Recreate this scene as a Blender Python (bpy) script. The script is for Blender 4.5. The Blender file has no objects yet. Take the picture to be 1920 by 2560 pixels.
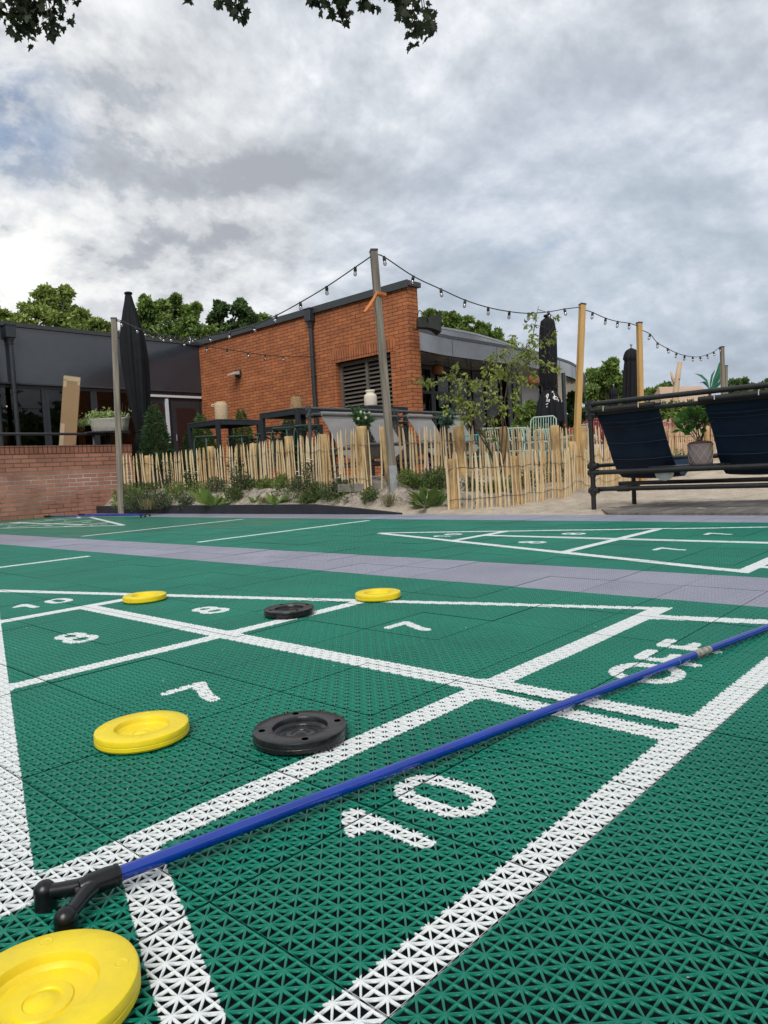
import bpy, bmesh, math, random
import numpy as np
from mathutils import Vector, Matrix
S = bpy.context.scene
COL = S.collection
R = math.radians
random.seed(7); rng = np.random.default_rng(7)

# ------------------------------------------------------------------ camera
FPX, PITCH, ROLL, YAW = 1799.4, 0.0586782, -0.0542381, 0.7493607
CX, CY, CH = -0.3889, -0.3868, 0.435
_f = np.array([math.cos(YAW)*math.cos(PITCH), math.sin(YAW)*math.cos(PITCH), -math.sin(PITCH)])
_r0 = np.array([math.sin(YAW), -math.cos(YAW), 0.0]); _u0 = np.cross(_r0, _f)
_r = math.cos(ROLL)*_r0 + math.sin(ROLL)*_u0
_u = -math.sin(ROLL)*_r0 + math.cos(ROLL)*_u0
_c = np.array([CX, CY, CH])
cam = bpy.data.cameras.new('camera'); camo = bpy.data.objects.new('camera', cam); COL.objects.link(camo)
m = Matrix.Identity(4)
for i in range(3):
    m[i][0] = _r[i]; m[i][1] = _u[i]; m[i][2] = -_f[i]; m[i][3] = _c[i]
camo.matrix_world = m
cam.sensor_fit = 'HORIZONTAL'; cam.sensor_width = 36; cam.lens = 36*FPX/1920
cam.clip_start = 0.02; cam.clip_end = 2000
S.camera = camo
S.render.resolution_x, S.render.resolution_y = 768, 1024
S.view_settings.view_transform = 'Standard'; S.view_settings.look = 'None'
S.view_settings.exposure = 0.22; S.view_settings.gamma = 1.0

def at(px, py, d):                      # photo pixel + depth -> world point
    return Vector(_c + _f*d + _r*((px-960)/FPX*d) - _u*((py-1280)/FPX*d))
def gp(px, d, z):                       # photo column, depth and height -> world point
    a = (px-960)/FPX*d
    b = (z - _c[2] - _f[2]*d - _r[2]*a)/_u[2]
    return Vector(_c + _f*d + _r*a + _u*b)
def atz(px, py, z):                     # where the pixel's ray meets height z
    d = _f + _r*(px-960)/FPX - _u*(py-1280)/FPX
    return Vector(_c + d*((z-_c[2])/d[2]))
def aty(px, py, Y):
    d = _f + _r*(px-960)/FPX - _u*(py-1280)/FPX
    return Vector(_c + d*((Y-_c[1])/d[1]))
def atx(px, py, X):
    d = _f + _r*(px-960)/FPX - _u*(py-1280)/FPX
    return Vector(_c + d*((X-_c[0])/d[0]))

# ------------------------------------------------------------------ world + sun
SUN_EL, SUN_AZ = 46, 214      # azimuth measured from +X towards +Y, of the direction TO the sun
w = bpy.data.worlds.new('World'); S.world = w; w.use_nodes = True
N = w.node_tree.nodes; L = w.node_tree.links; N.clear()
def nd(t, **k):
    n = N.new(t)
    for a, v in k.items(): setattr(n, a, v)
    return n
def mth(op, a, b=None, clamp=False):
    n = nd('ShaderNodeMath', operation=op, use_clamp=clamp)
    for i, v in enumerate((a, b)):
        if v is None: continue
        if isinstance(v, (int, float)): n.inputs[i].default_value = v
        else: L.new(v, n.inputs[i])
    return n.outputs[0]
def mixc(f, a, b):
    n = nd('ShaderNodeMix', data_type='RGBA')
    for i, v in ((0, f), (6, a), (7, b)):
        if isinstance(v, (int, float)): n.inputs[i].default_value = v
        elif isinstance(v, tuple): n.inputs[i].default_value = (*v, 1)
        else: L.new(v, n.inputs[i])
    return n.outputs[2]
def ramp(v, stops, interp='EASE'):
    n = nd('ShaderNodeValToRGB'); n.color_ramp.interpolation = interp
    e = n.color_ramp.elements
    while len(e) < len(stops): e.new(0.5)
    for q, (p, c) in zip(e, stops):
        q.position = p; q.color = (c, c, c, 1) if isinstance(c, (int, float)) else (*c, 1)
    L.new(v, n.inputs[0]); return n.outputs[0]
sky = nd('ShaderNodeTexSky', sky_type='NISHITA'); sky.sun_disc = False
sky.sun_elevation = R(SUN_EL); sky.sun_rotation = R(90-SUN_AZ)
tc = nd('ShaderNodeTexCoord'); sep = nd('ShaderNodeSeparateXYZ'); L.new(tc.outputs['Generated'], sep.inputs[0])
zz = mth('ADD', mth('MAXIMUM', sep.outputs[2], 0.0), 0.42)
cmb = nd('ShaderNodeCombineXYZ'); L.new(mth('DIVIDE', sep.outputs[0], zz), cmb.inputs[0]); L.new(mth('DIVIDE', sep.outputs[1], zz), cmb.inputs[1])
def noise(vec, scale, detail=6, rough=0.55, dist=0.0, off=(0, 0, 0), sc=(1, 1, 1), rot=0.0):
    mp = nd('ShaderNodeMapping'); L.new(vec, mp.inputs[0]); mp.inputs['Location'].default_value = off; mp.inputs['Scale'].default_value = sc
    mp.inputs['Rotation'].default_value = (0, 0, rot)
    n = nd('ShaderNodeTexNoise'); L.new(mp.outputs[0], n.inputs['Vector'])
    n.inputs['Scale'].default_value = scale; n.inputs['Detail'].default_value = detail
    n.inputs['Roughness'].default_value = rough; n.inputs['Distortion'].default_value = dist
    return n.outputs['Fac']
V_ = cmb.outputs[0]
def n3(sc, det, ro, di, off): return noise(V_, sc, det, ro, di, off)
big = n3(0.85, 4, 0.5, 0.15, (3.1, 1.7, 0))
mid = n3(1.6, 10, 0.60, 0.15, (5.3, 2.2, 1.0)); midb = n3(1.6, 10, 0.60, 0.15, (5.3+0.045, 2.2+0.03, 1.0))
fine = n3(5.2, 8, 0.6, 0.35, (1.3, 9.2, 2.0)); fineb = n3(5.2, 8, 0.6, 0.35, (1.3+0.018, 9.2+0.012, 2.0))
wisp = fine
relief = mth('ADD', mth('MULTIPLY', mth('SUBTRACT', mid, midb), 4.6), mth('MULTIPLY', mth('SUBTRACT', fine, fineb), 0.7))
dens = mth('ADD', mth('ADD', mth('MULTIPLY', big, 0.50), mth('MULTIPLY', mid, 0.50)), mth('MULTIPLY', relief, -0.26))
cloud = ramp(dens, [(0.37, (0.93, 0.94, 0.96)), (0.425, (0.76, 0.785, 0.825)), (0.475, (0.60, 0.635, 0.685)), (0.53, (0.475, 0.51, 0.56)), (0.61, (0.36, 0.385, 0.425))], 'LINEAR')
# glow low on the left (towards +Y), bluish low on the right
dl = nd('ShaderNodeVectorMath', operation='DOT_PRODUCT'); L.new(tc.outputs['Generated'], dl.inputs[0])
gd = (at(-250, 640, 1) - Vector(_c)).normalized(); dl.inputs[1].default_value = gd
glow = ramp(dl.outputs['Value'], [(0.86, 0.0), (0.975, 0.45), (1.0, 0.8)])
cloud = mixc(mth('MULTIPLY', glow, ramp(mth('SUBTRACT', mid, mth('MULTIPLY', relief, 0.5)), [(0.40, 1.0), (0.52, 0.55), (0.60, 0.05)])), cloud, (1.0, 0.985, 0.94))
dr = nd('ShaderNodeVectorMath', operation='DOT_PRODUCT'); L.new(tc.outputs['Generated'], dr.inputs[0])
gr = (at(1500, 900, 1) - Vector(_c)).normalized(); dr.inputs[1].default_value = gr
lowblue = ramp(dr.outputs['Value'], [(0.90, 0.0), (0.985, 0.7), (1.0, 0.8)])
cloud = mixc(mth('MULTIPLY', lowblue, 0.62), cloud, (0.36, 0.45, 0.57))
gap = ramp(mid, [(0.24, 1.0), (0.31, 0.0)])
dg = nd('ShaderNodeVectorMath', operation='DOT_PRODUCT'); L.new(tc.outputs['Generated'], dg.inputs[0])
gg = (at(15, 285, 1) - Vector(_c)).normalized(); dg.inputs[1].default_value = gg
hole = mth('MULTIPLY', ramp(dg.outputs['Value'], [(0.9955, 0.0), (0.9995, 1.0)]), ramp(wisp, [(0.42, 1.0), (0.56, 0.25)]))
bgc = nd('ShaderNodeBackground'); L.new(cloud, bgc.inputs[0]); bgc.inputs[1].default_value = 0.98
bgs = nd('ShaderNodeBackground'); L.new(sky.outputs[0], bgs.inputs[0]); bgs.inputs[1].default_value = 0.12
mx = nd('ShaderNodeMixShader'); L.new(mth('MULTIPLY', mth('MAXIMUM', gap, hole), 0.8), mx.inputs[0])
L.new(bgc.outputs[0], mx.inputs[1]); L.new(bgs.outputs[0], mx.inputs[2])
wo = nd('ShaderNodeOutputWorld'); L.new(mx.outputs[0], wo.inputs[0])
sun = bpy.data.lights.new('sun', 'SUN'); sun.energy = 2.3; sun.angle = R(34); sun.color = (1, 0.96, 0.9)
suno = bpy.data.objects.new('sun', sun); COL.objects.link(suno)
sd = Vector((math.cos(R(SUN_EL))*math.cos(R(SUN_AZ)), math.cos(R(SUN_EL))*math.sin(R(SUN_AZ)), math.sin(R(SUN_EL))))
suno.rotation_euler = sd.to_track_quat('Z', 'Y').to_euler()

# ------------------------------------------------------------------ materials
MATS = {}
def mat(name, col, rough=0.6, spec=0.5, metal=0.0, var=0.0, vscale=8.0, bump=0.0, bscale=60.0, island=0.0, stretch=(1, 1, 1), col2=None, coat=0.0, detail=4):
    if name in MATS: return MATS[name]
    m = bpy.data.materials.new(name); m.use_nodes = True; MATS[name] = m
    t = m.node_tree; b = t.nodes['Principled BSDF']
    b.inputs['Base Color'].default_value = (*col, 1); b.inputs['Roughness'].default_value = rough
    b.inputs['Specular IOR Level'].default_value = spec; b.inputs['Metallic'].default_value = metal
    b.inputs['Coat Weight'].default_value = coat
    tcn = t.nodes.new('ShaderNodeTexCoord'); mp = t.nodes.new('ShaderNodeMapping'); mp.inputs['Scale'].default_value = stretch
    t.links.new(tcn.outputs['Object'], mp.inputs[0])
    c2 = col2 if col2 else tuple(c*(1-var) for c in col)
    if var or col2:
        n = t.nodes.new('ShaderNodeTexNoise'); n.inputs['Scale'].default_value = vscale; n.inputs['Detail'].default_value = detail; n.inputs['Roughness'].default_value = 0.65
        t.links.new(mp.outputs[0], n.inputs['Vector'])
        rp = t.nodes.new('ShaderNodeMapRange'); rp.inputs[1].default_value = 0.35; rp.inputs[2].default_value = 0.65
        t.links.new(n.outputs['Fac'], rp.inputs[0])
        mi = t.nodes.new('ShaderNodeMix'); mi.data_type = 'RGBA'
        mi.inputs[6].default_value = (*col, 1); mi.inputs[7].default_value = (*c2, 1)
        t.links.new(rp.outputs[0], mi.inputs[0]); out = mi.outputs[2]
        if island:
            g = t.nodes.new('ShaderNodeNewGeometry'); hv = t.nodes.new('ShaderNodeHueSaturation')
            r1 = t.nodes.new('ShaderNodeMapRange'); r1.inputs[3].default_value = 1-island; r1.inputs[4].default_value = 1+island
            t.links.new(g.outputs['Random Per Island'], r1.inputs[0]); t.links.new(r1.outputs[0], hv.inputs['Value'])
            r2 = t.nodes.new('ShaderNodeMapRange'); r2.inputs[3].default_value = 0.485; r2.inputs[4].default_value = 0.515
            mm = t.nodes.new('ShaderNodeMath'); mm.operation = 'FRACT'; m3 = t.nodes.new('ShaderNodeMath'); m3.operation = 'MULTIPLY'; m3.inputs[1].default_value = 37.7
            t.links.new(g.outputs['Random Per Island'], m3.inputs[0]); t.links.new(m3.outputs[0], mm.inputs[0]); t.links.new(mm.outputs[0], r2.inputs[0])
            t.links.new(r2.outputs[0], hv.inputs['Hue'])
            t.links.new(out, hv.inputs['Color']); out = hv.outputs[0]
        t.links.new(out, b.inputs['Base Color'])
    if bump:
        n = t.nodes.new('ShaderNodeTexNoise'); n.inputs['Scale'].default_value = bscale; n.inputs['Detail'].default_value = 5
        t.links.new(mp.outputs[0], n.inputs['Vector'])
        bp = t.nodes.new('ShaderNodeBump'); bp.inputs['Strength'].default_value = bump; bp.inputs['Distance'].default_value = 0.01
        t.links.new(n.outputs['Fac'], bp.inputs['Height']); t.links.new(bp.outputs[0], b.inputs['Normal'])
    return m
def leafmat(name, col, col2, island=0.35):
    if name in MATS: return MATS[name]
    m = mat(name, col, 0.55, 0.3, col2=col2, vscale=1.3, island=island)
    b = m.node_tree.nodes['Principled BSDF']; t = m.node_tree
    o = t.nodes['Material Output']; tr = t.nodes.new('ShaderNodeBsdfTranslucent'); mx = t.nodes.new('ShaderNodeMixShader'); mx.inputs[0].default_value = 0.4
    src = b.inputs['Base Color'].links[0].from_socket
    t.links.new(src, tr.inputs[0]); t.links.new(b.outputs[0], mx.inputs[1]); t.links.new(tr.outputs[0], mx.inputs[2]); t.links.new(mx.outputs[0], o.inputs[0])
    return m
def brickmat(name, c1, c2, mortar, bw, bh, ms, efflo=0.0, offset=0.5, bumpd=0.004):
    m = bpy.data.materials.new(name); m.use_nodes = True; MATS[name] = m
    t = m.node_tree; n = t.nodes; l = t.links; b = n['Principled BSDF']; b.inputs['Roughness'].default_value = 0.85
    b.inputs['Specular IOR Level'].default_value = 0.25
    tcn = n.new('ShaderNodeTexCoord'); sp = n.new('ShaderNodeSeparateXYZ'); l.new(tcn.outputs['Object'], sp.inputs[0])
    ad = n.new('ShaderNodeMath'); l.new(sp.outputs[0], ad.inputs[0]); l.new(sp.outputs[1], ad.inputs[1])
    cb = n.new('ShaderNodeCombineXYZ'); l.new(ad.outputs[0], cb.inputs[0]); l.new(sp.outputs[2], cb.inputs[1])
    wn = n.new('ShaderNodeTexNoise'); wn.inputs['Scale'].default_value = 14; l.new(tcn.outputs['Object'], wn.inputs['Vector'])
    sm = n.new('ShaderNodeVectorMath'); sm.operation = 'SCALE'; sm.inputs['Scale'].default_value = 0.006; l.new(wn.outputs['Color'], sm.inputs[0])
    av = n.new('ShaderNodeVectorMath'); l.new(cb.outputs[0], av.inputs[0]); l.new(sm.outputs[0], av.inputs[1])
    br = n.new('ShaderNodeTexBrick'); l.new(av.outputs[0], br.inputs['Vector'])
    br.inputs['Scale'].default_value = 1.0; br.inputs['Brick Width'].default_value = bw; br.inputs['Row Height'].default_value = bh
    br.inputs['Mortar Size'].default_value = ms; br.inputs['Mortar Smooth'].default_value = 0.25; br.inputs['Bias'].default_value = 0.0
    br.offset = offset
    br.inputs['Color1'].default_value = (*c1, 1); br.inputs['Color2'].default_value = (*c2, 1); br.inputs['Mortar'].default_value = (*mortar, 1)
    no = n.new('ShaderNodeTexNoise'); no.inputs['Scale'].default_value = 2.3; no.inputs['Detail'].default_value = 8; no.inputs['Roughness'].default_value = 0.7; l.new(tcn.outputs['Object'], no.inputs['Vector'])
    mr = n.new('ShaderNodeMapRange'); mr.inputs[1].default_value = 0.3; mr.inputs[2].default_value = 0.7; mr.inputs[3].default_value = 0.72; mr.inputs[4].default_value = 1.22; l.new(no.outputs['Fac'], mr.inputs[0])
    hs = n.new('ShaderNodeHueSaturation'); l.new(br.outputs['Color'], hs.inputs['Color']); l.new(mr.outputs[0], hs.inputs['Value'])
    out = hs.outputs[0]
    if efflo:
        # pale salt bloom on joints in the lower half, and a little on the faces
        e1 = n.new('ShaderNodeTexNoise'); e1.inputs['Scale'].default_value = 1.1; e1.inputs['Detail'].default_value = 6; l.new(tcn.outputs['Object'], e1.inputs['Vector'])
        zr = n.new('ShaderNodeValToRGB'); l.new(sp.outputs[2], zr.inputs[0])
        e = zr.color_ramp.elements; e[0].position = 0.05; e[0].color = (0.15,)*3+(1,); e[1].position = 0.22; e[1].color = (1,)*3+(1,)
        q = e.new(0.55); q.color = (0.9,)*3+(1,); q = e.new(0.72); q.color = (0, 0, 0, 1)
        er = n.new('ShaderNodeMapRange'); er.inputs[1].default_value = 0.34; er.inputs[2].default_value = 0.56; l.new(e1.outputs['Fac'], er.inputs[0])
        mu = n.new('ShaderNodeMath'); mu.operation = 'MULTIPLY'; l.new(zr.outputs[0], mu.inputs[0]); l.new(er.outputs[0], mu.inputs[1])
        m2 = n.new('ShaderNodeMath'); m2.operation = 'MULTIPLY'; l.new(mu.outputs[0], m2.inputs[0]); l.new(br.outputs['Fac'], m2.inputs[1])
        mi = n.new('ShaderNodeMix'); mi.data_type = 'RGBA'; l.new(m2.outputs[0], mi.inputs[0]); l.new(out, mi.inputs[6]); mi.inputs[7].default_value = (0.80, 0.74, 0.70, 1)
        m3 = n.new('ShaderNodeMath'); m3.operation = 'MULTIPLY'; m3.inputs[1].default_value = 0.12; l.new(mu.outputs[0], m3.inputs[0])
        mj = n.new('ShaderNodeMix'); mj.data_type = 'RGBA'; l.new(m3.outputs[0], mj.inputs[0]); l.new(mi.outputs[2], mj.inputs[6]); mj.inputs[7].default_value = (0.6, 0.5, 0.45, 1)
        out = mj.outputs[2]
    l.new(out, b.inputs['Base Color'])
    inv = n.new('ShaderNodeMath'); inv.operation = 'SUBTRACT'; inv.inputs[0].default_value = 1; l.new(br.outputs['Fac'], inv.inputs[1])
    bp = n.new('ShaderNodeBump'); bp.inputs['Strength'].default_value = 0.8; bp.inputs['Distance'].default_value = bumpd; l.new(inv.outputs[0], bp.inputs['Height'])
    n5 = n.new('ShaderNodeTexNoise'); n5.inputs['Scale'].default_value = 90; n5.inputs['Detail'].default_value = 4; l.new(tcn.outputs['Object'], n5.inputs['Vector'])
    b2 = n.new('ShaderNodeBump'); b2.inputs['Strength'].default_value = 0.25; b2.inputs['Distance'].default_value = 0.003; l.new(n5.outputs['Fac'], b2.inputs['Height']); l.new(bp.outputs[0], b2.inputs['Normal'])
    l.new(b2.outputs[0], b.inputs['Normal'])
    return m
def glassmat(name, tint=(0.5, 0.55, 0.55), refl=0.10):
    m = bpy.data.materials.new(name); m.use_nodes = True; t = m.node_tree; n = t.nodes; l = t.links
    n.remove(n['Principled BSDF']); tr = n.new('ShaderNodeBsdfTransparent'); tr.inputs[0].default_value = (*tint, 1)
    gl = n.new('ShaderNodeBsdfGlossy'); gl.inputs['Roughness'].default_value = 0.02
    fr = n.new('ShaderNodeFresnel'); fr.inputs[0].default_value = 1.5
    ad = n.new('ShaderNodeMath'); ad.inputs[1].default_value = refl-0.04; ad.use_clamp = True; l.new(fr.outputs[0], ad.inputs[0])
    mx = n.new('ShaderNodeMixShader'); l.new(ad.outputs[0], mx.inputs[0]); l.new(tr.outputs[0], mx.inputs[1]); l.new(gl.outputs[0], mx.inputs[2]); l.new(mx.outputs[0], n['Material Output'].inputs[0])
    return m

M = dict(
 hole=mat('painted_hole_shade', (0.001, 0.001, 0.001), 0.95, 0.0),
 black=mat('black_plastic', (0.004, 0.004, 0.005), 0.30, 0.5, var=0.3, vscale=30),
 disc_black=mat('black_disc_plastic', (0.005, 0.005, 0.006), 0.27, 0.5, col2=(0.016, 0.016, 0.018), vscale=45, bump=0.10, bscale=60),
 yellow=mat('yellow_disc_plastic', (0.84, 0.66, 0.012), 0.42, 0.35, col2=(0.74, 0.56, 0.03), vscale=22, bump=0.10, bscale=70, detail=9),
 blue=mat('blue_aluminium', (0.0005, 0.036, 0.34), 0.12, 0.7, var=0.25, vscale=7, coat=0.3),
 label=mat('worn_silver_label', (0.12, 0.11, 0.09), 0.4, 0.5, col2=(0.40, 0.38, 0.33), vscale=90, stretch=(1, 1, 1)),
 pipe=mat('black_pipe', (0.022, 0.022, 0.023), 0.42, 0.5, var=0.35, vscale=15, bump=0.12, bscale=70),
 greypipe=mat('grey_pipe', (0.075, 0.08, 0.085), 0.45, 0.5, var=0.3, vscale=12),
 navy=mat('navy_canvas', (0.007, 0.024, 0.058), 0.7, 0.35, var=0.35, vscale=5, bump=0.25, bscale=300),
 greysling=mat('grey_canvas', (0.27, 0.265, 0.26), 0.8, 0.2, var=0.18, vscale=5, bump=0.2, bscale=300),
 umb=mat('black_parasol_cloth', (0.010, 0.011, 0.014), 0.8, 0.25, var=0.3, vscale=6, bump=0.25, bscale=120),
 anth=mat('anthracite_metal', (0.028, 0.034, 0.042), 0.38, 0.5, var=0.2, vscale=6),
 fascia=mat('dark_fascia_panel', (0.036, 0.046, 0.060), 0.13, 0.8, var=0.25, vscale=1.2, bump=0.5, bscale=1.3),
 greyfascia=mat('grey_canopy_fascia', (0.23, 0.24, 0.255), 0.15, 0.8, metal=0.6, var=0.35, vscale=1.0, bump=0.25, bscale=1.3),
 soffit=mat('glossy_soffit', (0.30, 0.29, 0.27), 0.16, 0.6, var=0.25, vscale=0.6, bump=0.12, bscale=1.0),
 trim=mat('dark_roof_trim', (0.045, 0.05, 0.055), 0.45, 0.5, var=0.2),
 white=mat('white_painted_metal', (0.6, 0.62, 0.65), 0.4),
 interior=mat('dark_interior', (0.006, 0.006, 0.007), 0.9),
 redpanel=mat('dark_red_panel', (0.022, 0.008, 0.007), 0.5),
 oldwood=mat('weathered_grey_post', (0.27, 0.238, 0.195), 0.8, 0.3, col2=(0.13, 0.112, 0.09), vscale=30, stretch=(1, 1, 0.05), bump=0.5, bscale=60),
 newwood=mat('fresh_pine_post', (0.52, 0.34, 0.13), 0.65, 0.35, col2=(0.38, 0.22, 0.075), vscale=22, stretch=(1, 1, 0.06), bump=0.3, bscale=60),
 paling=mat('chestnut_paling', (0.74, 0.60, 0.385), 0.75, 0.3, col2=(0.47, 0.345, 0.20), vscale=16, stretch=(1, 1, 0.12), bump=0.4, bscale=50),
 paling2=mat('chestnut_paling_brown', (0.68, 0.49, 0.26), 0.75, 0.3, col2=(0.33, 0.21, 0.10), vscale=14, stretch=(1, 1, 0.12), bump=0.4, bscale=50),
 bark=mat('peeling_bark_post', (0.62, 0.43, 0.20), 0.8, 0.3, col2=(0.15, 0.085, 0.045), vscale=6, stretch=(1, 1, 0.4), bump=0.6, bscale=30),
 wire=mat('rusty_wire', (0.07, 0.055, 0.04), 0.6, 0.5),
 galv=mat('galvanised_steel', (0.42, 0.43, 0.42), 0.45, 0.5, metal=0.6, var=0.3, vscale=12),
 cardboard=mat('cardboard', (0.33, 0.215, 0.12), 0.8, 0.2, var=0.12, vscale=2),
 cardpale=mat('pale_cardboard', (0.50, 0.39, 0.26), 0.75, 0.2, var=0.15, vscale=3),
 wicker=mat('grey_wicker', (0.50, 0.48, 0.43), 0.85, 0.2, col2=(0.22, 0.20, 0.17), vscale=60, stretch=(1, 1, 3), bump=0.8, bscale=90),
 rattan=mat('pale_rattan', (0.62, 0.49, 0.33), 0.8, 0.2, col2=(0.42, 0.31, 0.19), vscale=40, stretch=(1, 1, 4), bump=0.8, bscale=90),
 rope=mat('white_rope', (0.66, 0.60, 0.50), 0.85, 0.2),
 green=mat('dark_green_metal', (0.025, 0.075, 0.05), 0.4, 0.5, var=0.15),
 mint=mat('mint_metal', (0.36, 0.50, 0.43), 0.45, 0.5, var=0.1),
 red=mat('raspberry_metal', (0.32, 0.045, 0.055), 0.45, 0.5, var=0.15),
 teal=mat('teal_metal', (0.01, 0.30, 0.30), 0.45, 0.5),
 darkmetal=mat('dark_metal', (0.03, 0.035, 0.04), 0.4),
 curb=mat('black_recycled_edging', (0.024, 0.026, 0.033), 0.6, 0.4, var=0.3, vscale=5, bump=0.3, bscale=40),
 socket=mat('black_lamp_socket', (0.01, 0.01, 0.01), 0.5),
 orange=mat('orange_strap', (0.75, 0.20, 0.02), 0.6, var=0.2),
 pot=mat('taupe_pot', (0.23, 0.19, 0.185), 0.8, 0.2, var=0.2, vscale=10),
 potline=mat('pale_pot_relief', (0.42, 0.37, 0.36), 0.8, 0.2),
 soil=mat('dark_soil', (0.05, 0.025, 0.018), 0.95, bump=0.8, bscale=60),
 stone=mat('concrete_slab', (0.24, 0.22, 0.19), 0.9, var=0.3, vscale=6, bump=0.4),
 log=mat('bleached_log', (0.56, 0.42, 0.28), 0.8, col2=(0.42, 0.30, 0.2), vscale=4, stretch=(1, 1, 0.2), bump=0.3),
 twig=mat('brown_twig', (0.07, 0.05, 0.035), 0.85, var=0.3),
 trunk=mat('tree_bark', (0.06, 0.05, 0.04), 0.9, var=0.4, bump=0.6, bscale=8),
 horn=mat('dark_horn_metal', (0.022, 0.026, 0.021), 0.5, 0.4, metal=0.3, var=0.4, vscale=9),
 flower=mat('white_petals', (0.75, 0.74, 0.66), 0.7),
 purple=mat('purple_petals', (0.16, 0.10, 0.42), 0.7),
 redflower=mat('red_petals', (0.6, 0.06, 0.03), 0.7),
 slab=mat('terrace_paving', (0.17, 0.15, 0.13), 0.9, var=0.3, vscale=3, bump=0.3),
 bulbwhite=mat('pale_lamp_glass', (0.55, 0.55, 0.53), 0.2, 0.7),
 copper=mat('copper_shade', (0.26, 0.10, 0.04), 0.5, 0.4, var=0.3),
 lettering=mat('white_print', (0.75, 0.75, 0.75), 0.7),
 louvre=mat('grey_louvre', (0.135, 0.115, 0.10), 0.55, 0.4, var=0.25, vscale=5),
)
LEAF = dict(
 bg=leafmat('tree_leaves', (0.245, 0.347, 0.085), (0.116, 0.187, 0.048), 0.5),
 bglight=leafmat('light_tree_leaves', (0.333, 0.415, 0.107), (0.147, 0.218, 0.052), 0.45),
 bgdark=leafmat('dark_tree_leaves', (0.124, 0.203, 0.065), (0.063, 0.113, 0.040), 0.5),
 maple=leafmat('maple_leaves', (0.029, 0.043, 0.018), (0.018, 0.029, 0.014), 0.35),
 sapling=leafmat('sapling_leaves', (0.331, 0.388, 0.092), (0.155, 0.199, 0.051), 0.4),
 conif=leafmat('spruce_needles', (0.078, 0.142, 0.054), (0.036, 0.073, 0.030), 0.5),
 conif2=leafmat('bright_spruce_needles', (0.117, 0.195, 0.049), (0.049, 0.094, 0.029), 0.5),
 weed=leafmat('weed_leaves', (0.128, 0.188, 0.053), (0.060, 0.105, 0.030), 0.4),
 weed2=leafmat('bright_weed_leaves', (0.202, 0.286, 0.065), (0.104, 0.169, 0.039), 0.3),
 weed3=leafmat('dull_weed_leaves', (0.112, 0.154, 0.072), (0.061, 0.085, 0.041), 0.4),
 grass=leafmat('grass_blades', (0.12, 0.16, 0.05), (0.06, 0.09, 0.03), 0.4),
 straw=leafmat('straw_blades', (0.33, 0.29, 0.15), (0.15, 0.16, 0.06), 0.3),
 glossy=leafmat('glossy_leaves', (0.056, 0.152, 0.056), (0.032, 0.096, 0.032), 0.4),
 ficus=leafmat('ficus_leaves', (0.081, 0.207, 0.040), (0.032, 0.099, 0.023), 0.5),
 banana=leafmat('banana_leaves', (0.036, 0.204, 0.096), (0.024, 0.120, 0.060), 0.3),
 varieg=leafmat('variegated_leaves', (0.468, 0.572, 0.247), (0.221, 0.338, 0.104), 0.35),
)
WALL_RED = brickmat('orange_brick', (0.43, 0.150, 0.060), (0.33, 0.108, 0.045), (0.050, 0.036, 0.030), 0.232, 0.0655, 0.0056)
WALL_LOW = brickmat('red_brown_brick', (0.42, 0.19, 0.125), (0.33, 0.145, 0.10), (0.10, 0.085, 0.072), 0.222, 0.0625, 0.006, efflo=1.0)
SOLDIER = brickmat('soldier_course_brick', (0.43, 0.150, 0.060), (0.33, 0.108, 0.045), (0.050, 0.036, 0.030), 0.0655, 0.235, 0.0065, offset=0.0)
COPING = brickmat('coping_brick', (0.33, 0.130, 0.080), (0.25, 0.100, 0.064), (0.06, 0.05, 0.043), 0.066, 0.13, 0.007, offset=0.0)
GLASS = glassmat('window_glass', (0.35, 0.38, 0.38), 0.045); BULB = glassmat('clear_bulb_glass', (0.88, 0.88, 0.88), 0.25)

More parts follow.
